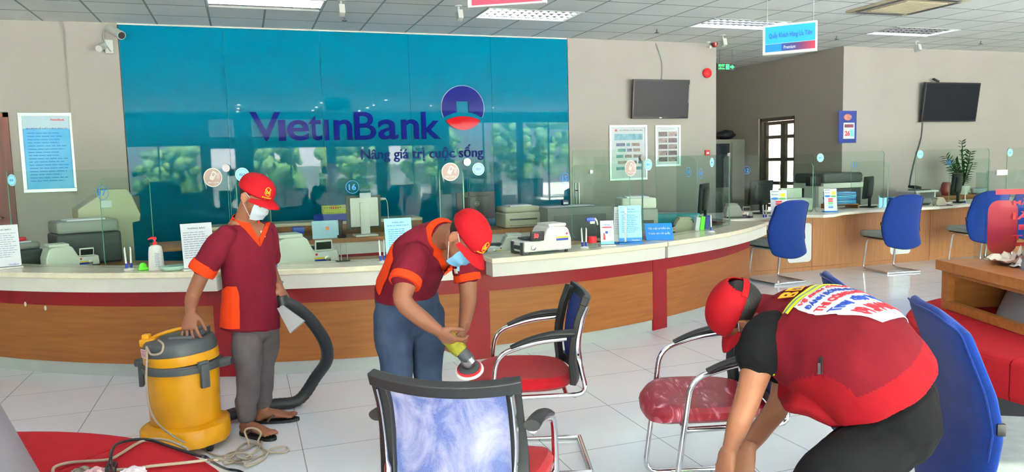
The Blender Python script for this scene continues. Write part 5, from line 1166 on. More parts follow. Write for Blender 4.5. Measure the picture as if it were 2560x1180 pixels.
# ------------------------------------------------------------------ things on the counters
TOPZ = .7905; INZ = .7365
def at_ring(u, R, z):
    'the place on a circle of the counter that is seen in picture column u'
    lo, hi = -1.0, .8
    for _ in range(40):
        a = (lo+hi)/2; q = cp(R, a, z)-O; w_ = q.dot(FW)
        if 1280+FPX*q.dot(RT)/w_ < u: lo = a
        else: hi = a
    return cp(R, a, z)
def put_at(u, v, z):
    if u == 1548: return at_ring(1550, 5.175, z)
    if z == TOPZ: return at_ring(u, 5.235, z)
    if z == INZ: return at_ring(u, 4.78, z)
    p = atz(u, v, z)
    if .75 < z < .77 and p.y > 7.5: p = aty(u, v, 7.67); p.z = z
    return p
def face(x, y): return 0
def notice(label, u, v, z, wd, ht, rz=0.0, base=M_WHITE, paper=M_WPAPER, head=M_INK, lab='', style='text', lean=.12, name='notice_stand', cat='notice'):
    p = put_at(u, v, z); t = thing(name, label, cat, tuple(p), rz); T = basis((0, 0, .012), (1, 0, 0), (0, math.sin(lean), math.cos(lean)), (0, -math.cos(lean), math.sin(lean)))
    MB().rbox((-wd/2-.004, -.03, 0), (wd/2+.004, .06, .012), .003, base).build('foot', t)
    MB().prism(rrect(-wd/2, 0, wd/2, ht, .004), -.002, .002, M_ACRYL, T).build('acrylic_sleeve', t)
    mb = MB(); mb.box((-wd/2+.004, .004, .0022), (wd/2-.004, ht-.004, .0028), paper, T); w_ = wd-.02
    if style == 'text':
        put_text(mb, lab, T, -w_*.3, ht*.86, w_*.3, ht*.90, .0034, head, .02); lines(mb, T, -w_*.46, w_*.46, [ht*(.78-.05*k) for k in range(12)], ht*.016, M_INKG, .0032, int(u))
        put_text(mb, 'VietinBank', T, w_*.1, ht*.035, w_*.45, ht*.07, .0034, M_NAVY, .01)
    elif style == 'blue':
        put_text(mb, 'THÔNG BÁO', T, -w_*.24, ht*.87, w_*.24, ht*.91, .0034, M_NAVY, .02); put_text(mb, 'KHÁCH HÀNG LƯU Ý', T, -w_*.42, ht*.80, w_*.42, ht*.84, .0034, M_NAVY, .02); lines(mb, T, -w_*.4, w_*.4, [ht*(.72-.05*k) for k in range(10)], ht*.014, M_MBLUE, .0032, int(u)); mb.box((-wd/2+.004, .004, .0025), (wd/2-.004, ht*.12, .0031), M_MBLUE, T); put_text(mb, 'VietinBank', T, w_*.05, ht*.035, w_*.45, ht*.075, .0036, M_WHITE, .01)
    elif style == 'ad':
        mb.box((-wd/2+.004, .004, .0025), (wd/2-.004, ht*.14, .0031), M_LBLUE, T); mb.box((-w_*.4, ht*.68, .0028), (w_*.4, ht*.73, .0034), M_REDINK, T); put_text(mb, 'iPay', T, -w_*.2, ht*.76, w_*.3, ht*.84, .0034, M_MBLUE, .02); mb.cbox((-w_*.05, ht*.5, .003), (w_*.22, ht*.10, .001), M_NAVY, T); mb.prism([(-w_*.35, ht*.2), (-w_*.15, ht*.2), (-w_*.2, ht*.45), (-w_*.3, ht*.5)], .0028, .0034, M_REDINK, T); lines(mb, T, w_*.08, w_*.42, [ht*(.56-.07*k) for k in range(4)], ht*.015, M_INKG, .0034, 5)
    elif style == 'flow':
        mb.prism(rrect(w_*.12, ht*.72, w_*.42, ht*.86, .004), .0026, .0032, mat('yellow_print', (236, 208, 50), .6), T); mb.prism(disc(.5, 24, w_*.5, ht*.09, -w_*.25, ht*.66), .0026, .0033, M_MBLUE, T); mb.prism(disc(.5, 24, w_*.5, ht*.08, w_*.25, ht*.65), .0027, .0034, mat('green_print', (90, 160, 90), .6), T)
        for k, cm in enumerate((M_REDINK, M_REDINK, MATS['green_print'], M_LBLUE, M_MBLUE)): mb.box((-w_*.2, ht*(.5-.09*k), .0026), (w_*.2, ht*(.565-.09*k), .0033), cm, T)
        lines(mb, T, -w_*.45, w_*.1, [ht*.8, ht*.92], ht*.02, M_INK, .0033, 2)
    mb.build('printed_sheet', t); return t
notice('white printed notice in a stand at the far left end of the counter', 14, 661, TOPZ, .215, .32, .35, lab='THÔNG BÁO')
notice('white printed notice in a stand behind the man with the vacuum cleaner', 500, 659, TOPZ, .22, .32, .3, lab='THÔNG BÁO')
notice('pale blue notice in a stand behind the polishing man', 1001, 636, TOPZ, .21, .31, .08, paper=mat('pale_blue_sheet', (150, 206, 232), .6), style='blue')
notice('tall pale blue notice on a blue foot at the end of the glass screens', 1577, 603, TOPZ, .20, .31, -.28, base=M_MBLUE, paper=MATS['pale_blue_sheet'], style='blue')
notice('white text notice standing edge to edge behind the tall pale blue notice', 1548, 602, TOPZ, .12, .30, -.75, base=M_MBLUE, lab='THÔNG BÁO')
notice('small easel advertisement with a red bar beside the spray bottle', 1519, 605, TOPZ, .12, .20, -.2, style='ad', paper=mat('ad_sheet', (206, 222, 236), .6), name='advert_stand', cat='advert stand')
notice('white leaflet holder with coloured flow chart behind the nearest blue chair at the counter', 1948, 541, .758, .21, .31, -.3, style='flow', base=M_MBLUE, name='leaflet_holder', cat='leaflet holder')
notice('white leaflet holder with coloured flow chart beside the blue folders', 2077, 530, .758, .17, .29, -.35, style='flow', base=M_MBLUE, name='leaflet_holder', cat='leaflet holder')
# tilted signs
def tilt_sign(label, u, v, z, wd, ht, rz, m, txt, tm, lean=.75, name='desk_sign'):
    t = thing(name, label, 'desk sign', tuple(put_at(u, v, z)), rz); T = basis((0, 0, .008), (1, 0, 0), (0, math.sin(lean), math.cos(lean)), (0, -math.cos(lean), math.sin(lean)))
    MB().rbox((-wd/2, -.012, 0), (wd/2, .07, .008), .002, m).build('foot', t); mb = MB().prism(rrect(-wd/2, 0, wd/2, ht, .004), -.004, .0, m, T); mb.build('plate', t); mb = MB()
    for k, s_ in enumerate(txt): put_text(mb, s_, T, -wd*.40, ht*(.58-.32*k), wd*.40, ht*(.78-.32*k), .0015, tm, .01, keep=True)
    if txt: mb.build('lettering', t)
    return t
tilt_sign('bright blue tilted desk sign with white lettering at the split in the curved counter', 1650, 592, TOPZ, .24, .15, -.3, M_MBLUE, ('Tiền mặt tự kiểm tra', 'Trước khi rời quầy'), M_WHITE, .5)
t = tilt_sign('pale blue tilted sign with an orange square on the inner counter', 815, 596, .746, .27, .18, .0, mat('pale_blue_board', (176, 214, 236), .6), (), M_WHITE, .2)
MB().box((-.005, -.045, .09), (.03, -.0405, .125), mat('orange_square', (222, 120, 60), .6)).build('picture_square', t)
# banknote counters
def note_counter(label, u, v, z, s, rz, m, display=True, flip=1, lit=False):
    t = thing('banknote_counter', label, 'banknote counter', tuple(put_at(u, v, z)), rz); f = flip
    prof = [(-.20, .02), (-.20, .10), (-.175, .175), (-.15, .19), (-.02, .195), (.0, .18), (.035, .11), (.06, .095), (.19, .10), (.195, .02)]
    mb = MB(); T = Matrix.Diagonal((f*s, s, s, 1)); n = len(prof)
    vs = [(x, y, zz) for y in (-.11, .11) for x, zz in prof]; fs = [list(range(n)), list(range(n, 2*n))[::-1]]+[(i, (i+1) % n, n+(i+1) % n, n+i) for i in range(n)]
    mb.add(vs, fs, m, T); o = mb.build('housing', t, bevel=.012*s)
    mb = MB(); mb.rbox((-.17, -.09, .19), (-.02, .09, .215), .01, m, T=T); mb.rbox((.035, -.06, .105), (.16, .06, .12), .006, M_DGREY, T=T); mb.build('note_tray', t)
    mb = MB(); mb.box((.03, -.095, .085), (.10, -.03, .10), M_DGREY, T=T); mb.tube([(.17, -.08, .05), (.17, .08, .05)], .028, 12, M_DGREY, T=T); mb.rbox((.15, -.10, .0), (.20, -.05, .09), .008, M_DGREY, T=T); mb.rbox((.15, .05, .0), (.20, .10, .09), .008, M_DGREY, T=T); mb.build('note_stacker', t)
    if display:
        Td = T @ TR((.09, -.12, .10), rx=.15); mb = MB(); mb.rbox((-.05, -.008, 0), (.06, .008, .07), .006, m if not lit else M_BLACK, T=Td); mb.box((-.042, -.0095, .012), (.052, -.008, .06), M_BLACK, T=Td); d = mb.build('display', t)
        if lit: mb = MB(); put_text(mb, '50', Td @ basis((0, -.0095, 0), (1, 0, 0), (0, 0, 1), (0, -1, 0)), -.005 if f > 0 else .035, .025, .03 if f > 0 else 0, .055, .001, mat('red_digits', (255, 40, 40), .5, emit=4), .01); mb.build('digits', d, fix=False)
    mb = MB(); Tl = T @ basis((-.06 if lit else .09, -.1115, .03), (1, 0, 0), (0, 0, 1), (0, -1, 0))
    if lit: Tl = T @ basis((-.12, -.1115, .09), (1, 0, 0), (0, 0, 1), (0, -1, 0))
    mb.box((-.05, .03, 0), (.05, .06, .001), M_WPAPER, Tl); mb.box((-.05, .018, 0), (.05, .03, .001), mat('ochre_print', (222, 180, 60), .6), Tl); mb.box((-.05, 0, 0), (.05, .016, .001), M_NAVY, Tl); mb.prism(disc(.008, 16, 1, 1, -.038, .048), .001, .0016, M_REDINK, Tl); mb.build('label_sticker', t)
    MB().lathe([(.018, 0), (.018, .008), (.012, .01)], 18, M_STEEL, T=T @ TR((.12, -.111, .05), rx=PI/2)).build('dial', t)
    for x in (-.17, .15):
        for y in (-.08, .08): MB().lathe([(.012, .0), (.012, .021)], 10, M_BLACK, T=T @ TR((x, y, 0))).build('rubber_foot', t)
    return t
note_counter('pale grey green banknote counter behind glass at the left end', 178, 657, INZ, .95, .42, M_PALE)
note_counter('pale grey green banknote counter behind glass between the two maroon shirted men', 762, 652, INZ, 1.2, .15, M_PALE)
note_counter('white banknote counter with lit red digits in front of the glass', 1352, 625, TOPZ, 1.05, .12, M_WHITE, flip=-1, lit=True)
note_counter('small pale banknote counter beside the red capped head of the polishing man', 1262, 618, INZ, .8, -.2, M_PALE, display=False, flip=-1)
note_counter('beige banknote counter on the inner desk beside the red box', 1692, 562, INZ, .8, -.4, M_BEIGE, display=False, flip=-1)
note_counter('small grey banknote counter at the start of the wooden counter', 1845, 545, .758, .8, -.4, M_GREY)
# pens on chains, bottles
def pens(label, u, v, z, k=2, rz=0):
    t = thing('pen_stand', label, 'pen stand', tuple(put_at(u, v, z)), rz); MB().lathe([(.034, 0), (.036, .006), (.026, .014), (.01, .018)], 20, M_WHITE, sy=.8).build('foot', t)
    for i in range(k): x = (-.013+.026*i) if k > 1 else 0; MB().tube([(x, 0, .012), (x*1.2, .004, .05)], .009, 10, M_NAVY).build('pen_holder', t); MB().tube([(x*1.2, .004, .045), (x*1.5, .01, .15), (x*1.3, .012, .165)], [.0075, .006, .003], 10, M_WHITE).build('pen', t)
    return t
pens('pair of white pens in a stand to the left of the green tape dispenser', 323, 661, TOPZ, 2, .3)
pens('pair of white pens left of the pale blue notice behind the polishing man', 957, 640, TOPZ, 2, .1)
pens('pair of white pens in a stand beside the clear spray bottle', 1461, 609, TOPZ, 2, -.2)
pens('single white pen in a stand near the right end of the curved counter', 1778, 570, TOPZ, 1, -.3)
pens('pair of white pens in a stand behind the nearest blue chair at the wooden counter', 1912, 547, .758, 2, -.4)
pens('single white pen in a stand in front of the third monitor', 2413, 512, .758, 1, -.4)
t = thing('pump_bottle', 'white hand sanitizer bottle with a red pump at the left of the counter', 'bottle', tuple(put_at(392, 659, TOPZ)), .25)
MB().tube([(0, 0, 0), (0, 0, .004), (0, 0, .12), (0, 0, .165), (0, 0, .175), (0, 0, .18)], [(.050, .030), (.053, .033), (.048, .031), (.042, .029), (.03, .022), (.016, .016)], 28, M_WHITE, side=(1, 0, 0)).build('bottle', t)
MB().lathe([(.015, .18), (.015, .20), (.006, .202), (.006, .222)], 16, M_REDP).build('collar', t); MB().tube([(.01, 0, .226), (-.02, 0, .23), (-.045, 0, .222)], [.010, .008, .004], 10, M_REDP).lathe([(.013, .218), (.013, .228), (.008, .232)], 14, M_REDP).build('pump', t)
mb = MB(); Tl = basis((0, -.0325, 0), (1, 0, 0), (0, 0, 1), (0, -1, 0)); lines(mb, Tl, -.012, .02, [.03+.011*k for k in range(9)], .004, M_INKG, .0012, 8); mb.build('label_print', t)
t = thing('spray_bottle', 'clear spray bottle with a blue and white trigger', 'bottle', tuple(put_at(1481, 610, TOPZ)), -.2); t.scale = (1.1, 1.1, 1.3)
MB().lathe([(.028, 0), (.031, .006), (.031, .085), (.024, .12), (.013, .14), (.012, .15)], 20, M_ACRYL).build('bottle', t); MB().lathe([(.0315, .03), (.0315, .07)], 20, M_REDINK).build('label', t); MB().rbox((-.018, -.012, .148), (.02, .012, .165), .004, M_WHITE).build('neck', t); MB().rbox((-.045, -.014, .163), (.02, .014, .188), .008, M_BLUE).tube([(.02, 0, .18), (.035, 0, .165), (.042, 0, .14)], [.008, .006, .005], 8, M_WHITE).build('trigger', t)
t = thing('tape_dispenser', 'lime green tape dispenser left of the pump bottle', 'tape dispenser', tuple(put_at(358, 657, TOPZ)), .3); MB().rbox((-.032, -.015, 0), (.032, .015, .022), .007, M_GREEN).build('body', t); MB().lathe([(.02, -.010), (.024, -.008), (.024, .008), (.02, .010)], 20, M_GREEN, T=TR((0, 0, .03), rx=PI/2)).build('roll', t)
t = thing('glass_tray', 'pale green glass tray with rounded corners right of the pump bottle', 'tray', tuple(put_at(447, 658, TOPZ)), .3); mb = MB(); n = 24
for R0, R1, z0, z1 in ((.09, .11, .004, .03),): mb.tube([(0, 0, .002), (0, 0, .004), (0, 0, .028), (0, 0, .032)], [(.10, .055), (.105, .06), (.13, .078), (.133, .080)], 28, mat('pale_green_glass', (176, 214, 200), .15), side=(1, 0, 0))
mb.build('bowl', t)
# screens, printers and desk things behind the glass
def monitor(label, p, wd, ht, rz, m=M_BLACK, tilt_=.08, back=True, base_z=0, logo=None):
    t = thing('monitor', label, 'monitor', tuple(p), rz); T = TR((0, 0, .12), rx=tilt_)
    MB().rbox((-wd/2, -.02, 0), (wd/2, .015, ht), .006, m, T=T).rbox((-wd*.32, -.045, ht*.12), (wd*.32, -.018, ht*.85), .02, m, T=T).build('panel', t)
    MB().rbox((-.028, -.05, 0), (.028, -.02, .12+ht*.5), .008, m).build('neck', t); MB().rbox((-.11, -.11, 0), (.11, .07, .014), .006, m).build('foot', t)
    MB().box((-wd/2+.012, .0152, .012), (wd/2-.012, .0158, ht-.012), mat('dark_screen', (16, 18, 22), .12), T=T).build('screen', t)
    if logo: mb = MB(); Tl = T @ basis((0, -.0455, ht*.58), (1, 0, 0), (0, 0, 1), (0, -1, 0)); n = 24; P = disc(.024, n); Q = disc(.0205, n); mb.add([(x, y, .001) for x, y in P]+[(x, y, .001) for x, y in Q], [(i, (i+1) % n, n+(i+1) % n, n+i) for i in range(n)], M_STEEL, Tl); put_text(mb, logo, Tl, -.016, -.006, .016, .006, .0015, M_STEEL, .01); mb.build('maker_badge', t, fix=False)
    return t
DZ = .737
def deskp(x, y): return (x, y, DZ)
monitor('black monitor with a round maker badge seen from behind, above the red capped head', (2.42, 8.08, .746), .46, .31, .08, logo='DELL')
t = thing('monitor', 'white all in one computer seen from behind with dark sides', 'monitor', (1.19, 8.14, .746), .06)
MB().rbox((-.15, -.045, .10), (.15, .0, .41), .01, M_WHITE).rbox((-.05, -.065, .02), (.05, -.04, .36), .008, M_WHITE).build('rear_shell', t); MB().box((-.185, -.01, .08), (.185, .02, .43), M_DGREY).build('panel', t); MB().rbox((-.12, -.14, 0), (.12, .05, .02), .008, M_WHITE).build('foot', t); MB().rbox((-.045, -.044, .405), (.075, -.040, .46), .001, M_WPAPER).build('taped_note', t)
t = thing('desk_lamp', 'small white lamp on a thin stem behind the white computer', 'lamp', (1.48, 8.3, .746)); MB().lathe([(.05, 0), (.05, .01)], 18, M_WHITE).build('foot', t); MB().tube(smoothpath([(0, 0, .01), (0, 0, .25), (-.01, 0, .36), (-.05, 0, .385)], 4), .004, 6, M_WHITE).build('stem', t); MB().sphere((-.07, 0, .38), (.055, .035, .018), M_WHITE, n=16, k=8).build('lamp_head', t)
t = thing('telephone_handset', 'black telephone handset standing behind the pale blue sign', 'telephone', (.93, 8.08, .746)); MB().tube([(0, 0, .02), (.0, 0, .12), (.005, 0, .19)], [.024, .018, .026], 12, M_BLACK).rbox((-.04, -.06, 0), (.05, .06, .03), .01, M_BLACK).build('handset', t)
t = thing('pen_cup', 'blue plastic box left of the pale blue sign', 'box', (.50, 8.12, .746), .1); MB().rbox((-.06, -.05, .06), (.06, .05, .13), .012, M_BLUE).build('box_body', t); MB().rbox((-.05, -.04, 0), (.05, .04, .06), .006, M_DGREY).build('box_foot', t)
t = thing('safe', 'grey steel safe with a recessed door behind the glass', 'safe', (3.60, 8.10, 0), -.0)
MB().rbox((-.42, -.30, 0), (.38, .30, .965), .008, mat('safe_grey', (128, 130, 130), .5)).build('body', t); MB().box((-.34, -.312, .05), (.30, -.301, .88), mat('safe_door_grey', (112, 114, 114), .5)).build('door', t, bevel=.004); MB().lathe([(.02, 0), (.02, .02), (.012, .03)], 16, M_STEEL, T=TR((-.2, -.312, .5), rx=PI/2)).build('dial', t)
o = MB().rbox((-.04, -.03, 0), (.04, .03, .07), .01, mat('dark_blue_plastic', (24, 36, 78), .4)).box((-.03, -.031, .02), (.03, -.030, .045), M_WPAPER).build('stamp', loc=(3.50, 8.05, .972)); tag(o, 'dark blue stamp machine on top of the grey safe', 'stamp')
tag(MB().box((-.25, -.11, 0), (.22, .12, .006), M_WPAPER).box((-.05, -.16, .006), (.30, .05, .012), M_WPAPER, T=TR(rz=.1)).build('paper_sheets', loc=(3.48, 8.0, .966)), 'loose white sheets on top of the grey safe', 'papers')
def printer(label, p, d, rz, m, dark=None, name='printer'):
    w_, dp, h_ = d; t = thing(name, label, 'printer', tuple(p), rz); MB().rbox((-w_/2, -dp/2, 0), (w_/2, dp/2, h_*.72), .02, m, seg=3).build('body', t)
    MB().rbox((-w_/2+.01, -dp/2+.02, h_*.72), (w_/2-.01, dp/2, h_), .025, dark or m, seg=3).build('lid', t); MB().box((-w_*.38, -dp/2-.002, h_*.36), (w_*.38, -dp/2, h_*.44), M_DGREY).box((-w_*.38, -dp/2-.002, h_*.10), (w_*.38, -dp/2, h_*.12), M_DGREY).build('paper_slot', t); MB().box((-w_*.3, -dp*.3, h_), (w_*.3, dp*.3, h_+.012), M_WPAPER).build('paper_stack', t); return t
printer('beige printer behind the black monitor', (2.98, 8.22, .746), (.44, .36, .24), 0, M_BEIGE)
printer('grey desktop printer behind the tall pale blue notice', deskp(3.62, 6.58), (.36, .36, .38), -.3, M_GREY, M_PALE)
printer('dark grey printer with paper on its lid behind the glass at the left end', deskp(-1.30, 7.20), (.48, .36, .36), .4, M_DGREY, M_GREY)
t = printer('small black printer with red packets on it at the far left behind the glass', deskp(-1.80, 7.15), (.34, .26, .20), .45, M_DGREY, M_GREY)
tag(MB().rbox((-.06, -.03, 0), (.06, .03, .03), .01, M_REDP).build('red_packet', loc=tuple(V(deskp(-1.80, 7.15))+V((.02, 0, .213))), rz=.4), 'small red packet on the small black printer', 'packet')
# tall beige note sorter
t = thing('note_sorter', 'tall beige banknote sorting machine with a stepped top at the left end behind the glass', 'sorting machine', (-1.22, 7.76, 0), .30)
prof = [(-.24, 0), (-.24, 1.17), (-.05, 1.30), (-.05, 1.34), (.16, 1.34), (.20, 1.28), (.26, 1.10), (.25, 1.04), (.19, 1.03), (.19, 0)]
n = len(prof); MB().add([(x, y, z) for y in (-.2, .2) for x, z in prof], [list(range(n)), list(range(n, 2*n))[::-1]]+[(i, (i+1) % n, n+(i+1) % n, n+i) for i in range(n)], M_BEIGE).build('housing', t, bevel=.008); MB().box((-.06, -.203, 1.18), (.03, -.201, 1.24), M_WPAPER).build('label_sticker', t)
MB().box((.20, -.19, 1.04), (.262, -.17, 1.27), M_DGREY, T=TR((0, 0, 0))).build('edge_trim', t)
# wooden return desk at the left
t = thing('return_desk', 'brown return desk with a dark edge behind the left pens', 'desk', (-.48, 7.32, 0), .15); MB().rbox((-.32, -.25, .80), (.30, .45, .83), .006, M_DESK).build('top', t); MB().box((-.30, -.23, 0), (-.27, .43, .80), M_DGREY).build('leg_panel', t); MB().box((.25, -.23, 0), (.28, .43, .80), M_DGREY).build('leg_panel', t)
tag(MB().rbox((-.08, -.05, 0), (.08, .05, .012), .004, M_WPAPER).build('note_pad', loc=(-.40, 7.5, .831)), 'white note pad on the brown return desk', 'note pad')
# inner back counter
YB = 7.95
t = thing('back_counter', 'low inner counter with a wood band, white panel and red stripe behind the tellers', 'counter', (.1, YB, 0)); XL, XR = -.6, 3.05
MB().box((XL, 0, .70), (XR, .55, .745), M_WOOD2).build('top', t); MB().box((XL, .02, .575), (XR, .05, .70), M_FASC).build('white_panel', t); MB().box((XL, .02, .50), (XR, .05, .575), M_RED).build('red_stripe', t); MB().box((XL, .02, 0), (XR, .05, .50), M_WOOD2).build('front_panel', t)
t = thing('back_shelf', 'white topped wooden shelf unit against the blue wall', 'shelf unit', (-.5, 8.9, 0)); MB().rbox((0, 0, .825), (2.5, .5, .86), .006, M_STONE).build('top', t); MB().box((0, .01, .77), (2.5, .5, .825), M_WOOD2).build('wood_band', t); MB().box((.02, .2, 0), (2.48, .5, .77), M_DESK).build('body', t); MB().box((0, .01, 0), (.03, .2, .77), M_WOOD2).build('side_panel', t); MB().box((2.47, .01, 0), (2.5, .2, .77), M_WOOD2).build('side_panel', t)
t = thing('plastic_tray', 'dark blue plastic tray on the white topped shelf', 'tray', (1.02, 9.05, .861)); MB().tube([(0, 0, 0), (0, 0, .01), (0, 0, .07), (0, 0, .085)], [(.26, .14), (.28, .16), (.29, .17), (.25, .14)], 28, M_BLUE, side=(1, 0, 0)).build('tray_body', t)
t = thing('plastic_basket', 'lime green plastic basket on the dark blue tray', 'basket', (1.05, 9.05, .947)); mb = MB(); 
mb.box((-.2, -.1, 0), (.2, .1, .008), mat('lime_plastic', (186, 206, 30), .45)); LM = MATS['lime_plastic']
for k in range(17): x = -.2+.4*k/16; mb.box((x-.004, -.104, 0), (x+.004, -.098, .08), LM); mb.box((x-.004, .098, 0), (x+.004, .104, .08), LM)
for k in range(9): y = -.1+.2*k/8; mb.box((-.204, y-.004, 0), (-.198, y+.004, .08), LM); mb.box((.198, y-.004, 0), (.204, y+.004, .08), LM)
for z in (.02, .045, .078): mb.box((-.207, -.106, z), (.207, -.099, z+.01), LM); mb.box((-.207, .099, z), (.207, .106, z+.01), LM); mb.box((-.207, -.1, z), (-.2, .1, z+.01), LM); mb.box((.2, -.1, z), (.207, .1, z+.01), LM)
mb.build('basket_body', t)
tag(MB().rbox((-.05, -.02, 0), (.05, .02, .035), .01, M_REDP).build('red_tape_roll', loc=(.98, 9.05, 1.0)), 'red object lying in the lime green basket', 'tape roll')
tag(MB().box((-.08, -.03, 0), (.08, -.028, .05), M_WPAPER, T=TR(rx=-.2)).build('paper_slip', loc=(1.14, 9.03, .99)), 'white slip of paper standing in the lime green basket', 'paper')
t = thing('glass_door', 'inner glass door with upright steel handles in front of the blue wall edge', 'glass door', (3.86, 8.6, 0)); mb = MB().box((0, -.005, .02), (.75, .005, 1.62), M_GLASS); mb.box((-.004, -.006, .02), (0, .006, 1.62), M_GLASSEDGE); mb.build('pane', t)
MB().tube([(.05, -.05, .92), (.05, -.05, 1.22)], .013, 10, M_STEEL).build('handle', t); MB().tube([(.05, .05, .92), (.05, .05, 1.22)], .013, 10, M_STEEL).tube([(.05, -.05, 1.12), (.05, .05, 1.12)], .009, 8, M_STEEL).build('handle', t)
tag(MB().rbox((-.025, -.012, -.03), (.025, .012, .03), .004, M_STEEL).build('lock_box', loc=tuple(aty(1478, 430, YW-.07))), 'small steel lock box on the white pilaster', 'lock')
# things in the right part of the curved counter
t = thing('open_box', 'open red cardboard box on the inner desk', 'box', (3.84, 6.64, DZ), -.35); mb = MB(); 
for lo, hi in (((-.14, -.09, 0), (.14, .09, .006)), ((-.14, -.09, 0), (.14, -.084, .10)), ((-.14, .084, 0), (.14, .09, .10)), ((-.14, -.084, 0), (-.134, .084, .10)), ((.134, -.084, 0), (.14, .084, .10))): mb.box(lo, hi, M_REDP)
mb.build('box_body', t)
t = thing('folder_bundle', 'glossy teal document case behind the red box', 'folder', (4.40, 7.15, DZ), -.3); MB().rbox((-.26, -.12, .02), (.26, .12, .16), .02, mat('teal_plastic', (30, 120, 140), .2)).build('case', t); MB().box((-.24, -.11, 0), (.24, .11, .02), M_DGREY).build('base', t)
monitor('black monitor seen edge on near the acrylic corner', tuple(at_ring(1778, 4.62, INZ)), .44, .34, .80)
t = thing('telephone', 'black desk telephone beside the edge on monitor', 'telephone', tuple(at_ring(1745, 4.72, INZ)), -.4); MB().rbox((-.09, -.09, 0), (.09, .09, .05), .015, M_BLACK).tube([(-.08, -.06, .07), (-.08, 0, .085), (-.08, .06, .07)], [.024, .016, .024], 12, M_BLACK).build('telephone_body', t)
for k, (u, cm, lab) in enumerate(((1740, M_WPAPER, 'white'), (1752, M_GREEN, 'green'), (1764, M_NAVY, 'dark blue'))):
    tag(MB().box((-.02, -.05, 0), (.02, .05, .13), cm, T=TR(ry=.12)).build('brochure', loc=tuple(at_ring(u, 5.01, TOPZ)), rz=-.35), lab+' brochure in the row near the right end of the curved counter', 'brochure')
o = MB().sphere((0, 0, .03), (.055, .03, .03), mat('pink_plush', (214, 150, 190), .9), n=16, k=10).build('pink_pouch', loc=tuple(at_ring(1607, 5.01, TOPZ)), rz=-.3); tag(o, 'small pink pouch behind the tall pale blue notice', 'pouch')
t = thing('wire_rack', 'thin wire pen rack beside the middle banknote counter', 'rack', tuple(at_ring(857, 5.03, TOPZ)), .1)
for x in (-.03, -.01, .035): MB().tube([(x, 0, .004), (x, 0, .14)], .003, 6, M_STEEL).build('rod', t)
MB().rbox((-.05, -.03, 0), (.05, .03, .006), .002, M_BLACK).build('foot', t)
t = thing('leaflet_box', 'light blue leaflet box partly behind the man with the vacuum cleaner', 'leaflet box', tuple(at_ring(682, 5.235, TOPZ)), .1); MB().rbox((-.03, -.02, 0), (.03, .02, .17), .004, M_MBLUE).box((-.026, -.021, .12), (.026, -.020, .165), M_LBLUE).build('leaflet_body', t)
# premium counter things
PZ = .758
def pp(u, v, y): p = aty(u, v, y); return (p.x, y, PZ)
monitor('large black monitor behind the first leaflet holder', (6.22, 8.05, PZ), .50, .30, .35)
monitor('black monitor beside the stacked blue folders', (8.02, 8.10, PZ), .40, .30, .55)
monitor('black monitor to the right of the potted plant', (9.58, 8.05, PZ), .42, .30, .45)
t = thing('copier', 'floor standing office copier, white and dark grey, behind the wooden counter', 'copier', (8.55, 9.35, 0), -.0)
MB().rbox((-.42, -.3, 0), (.30, .32, .98), .02, M_DGREY).build('cabinet', t); MB().rbox((-.52, -.32, .0), (-.30, .0, 1.02), .02, M_PALE).build('side_panel', t); MB().rbox((-.44, -.33, .98), (.34, .34, 1.06), .02, M_PALE).build('scanner_bed', t); MB().rbox((-.42, -.30, 1.06), (.34, .34, 1.21), .05, M_DGREY, seg=4).build('document_feeder', t); MB().rbox((-.66, -.30, 1.03), (-.46, -.20, 1.17), .01, M_BLACK).build('control_panel', t)
t = thing('printer', 'pale grey desk printer partly hidden by the second leaflet holder', 'printer', (6.78, 8.15, PZ), -.2); MB().rbox((-.20, -.16, 0), (.24, .16, .17), .03, M_PALE, seg=3).rbox((-.1, .05, .12), (.2, .14, .30), .02, M_PALE).build('body', t); MB().box((-.15, -.162, .05), (.15, -.16, .09), M_DGREY).build('paper_slot', t)
rd = random.Random(5)
for k in range(7):
    cm = mat('folder_blue_%d' % (k % 3), [(30, 120, 190), (60, 160, 200), (24, 90, 160)][k % 3], .25)
    tag(MB().rbox((-.17, -.12, 0), (.17, .12, .022), .006, cm).build('document_folder', loc=(7.62+.01*rd.random(), 8.18, PZ+.062+.023*k), rz=.1*rd.random()-.2), 'glossy blue folder in the stack beside the second monitor', 'folder', 'stacked blue folders on the wooden counter')
t = thing('letter_tray', 'brown wooden letter tray under the stacked blue folders', 'tray', (7.63, 8.18, PZ), -.15); MB().box((-.19, -.14, .05), (.19, .14, .06), M_OAK).box((-.19, -.14, 0), (-.18, .14, .05), M_OAK).box((.18, -.14, 0), (.19, .14, .05), M_OAK).build('tray_body', t)
t = thing('folder_tray', 'bright blue letter trays half hidden by the second blue chair', 'tray', (8.52, 8.0, PZ), -.3)
for k in range(3): MB().rbox((-.16, -.12, .045*k), (.16, .12, .045*k+.03), .006, M_MBLUE).build('tray', t)
t = thing('calendar_pad', 'white and blue curled desk calendar behind the second blue chair', 'calendar', (8.05, 7.85, PZ), .2); MB().grid(lambda a, b: (-.09+.18*a, .03*math.sin(a*3), .17*b-.04*math.sin(a*2.2)*b), 10, 8, mat('calendar_print', (150, 200, 228), .6), thick=.004).build('pages', t)
t = thing('side_table', 'white side table with a black device on it beyond the second monitor', 'table', (10.55, 9.45, 0)); MB().rbox((-.38, -.2, .84), (.10, .2, .87), .004, M_WHITE).box((-.34, -.17, 0), (-.31, .17, .84), M_WHITE).box((.04, -.17, 0), (.07, .17, .84), M_WHITE).box((-.31, .1, .3), (.04, .12, .84), M_PALE).build('table_body', t)
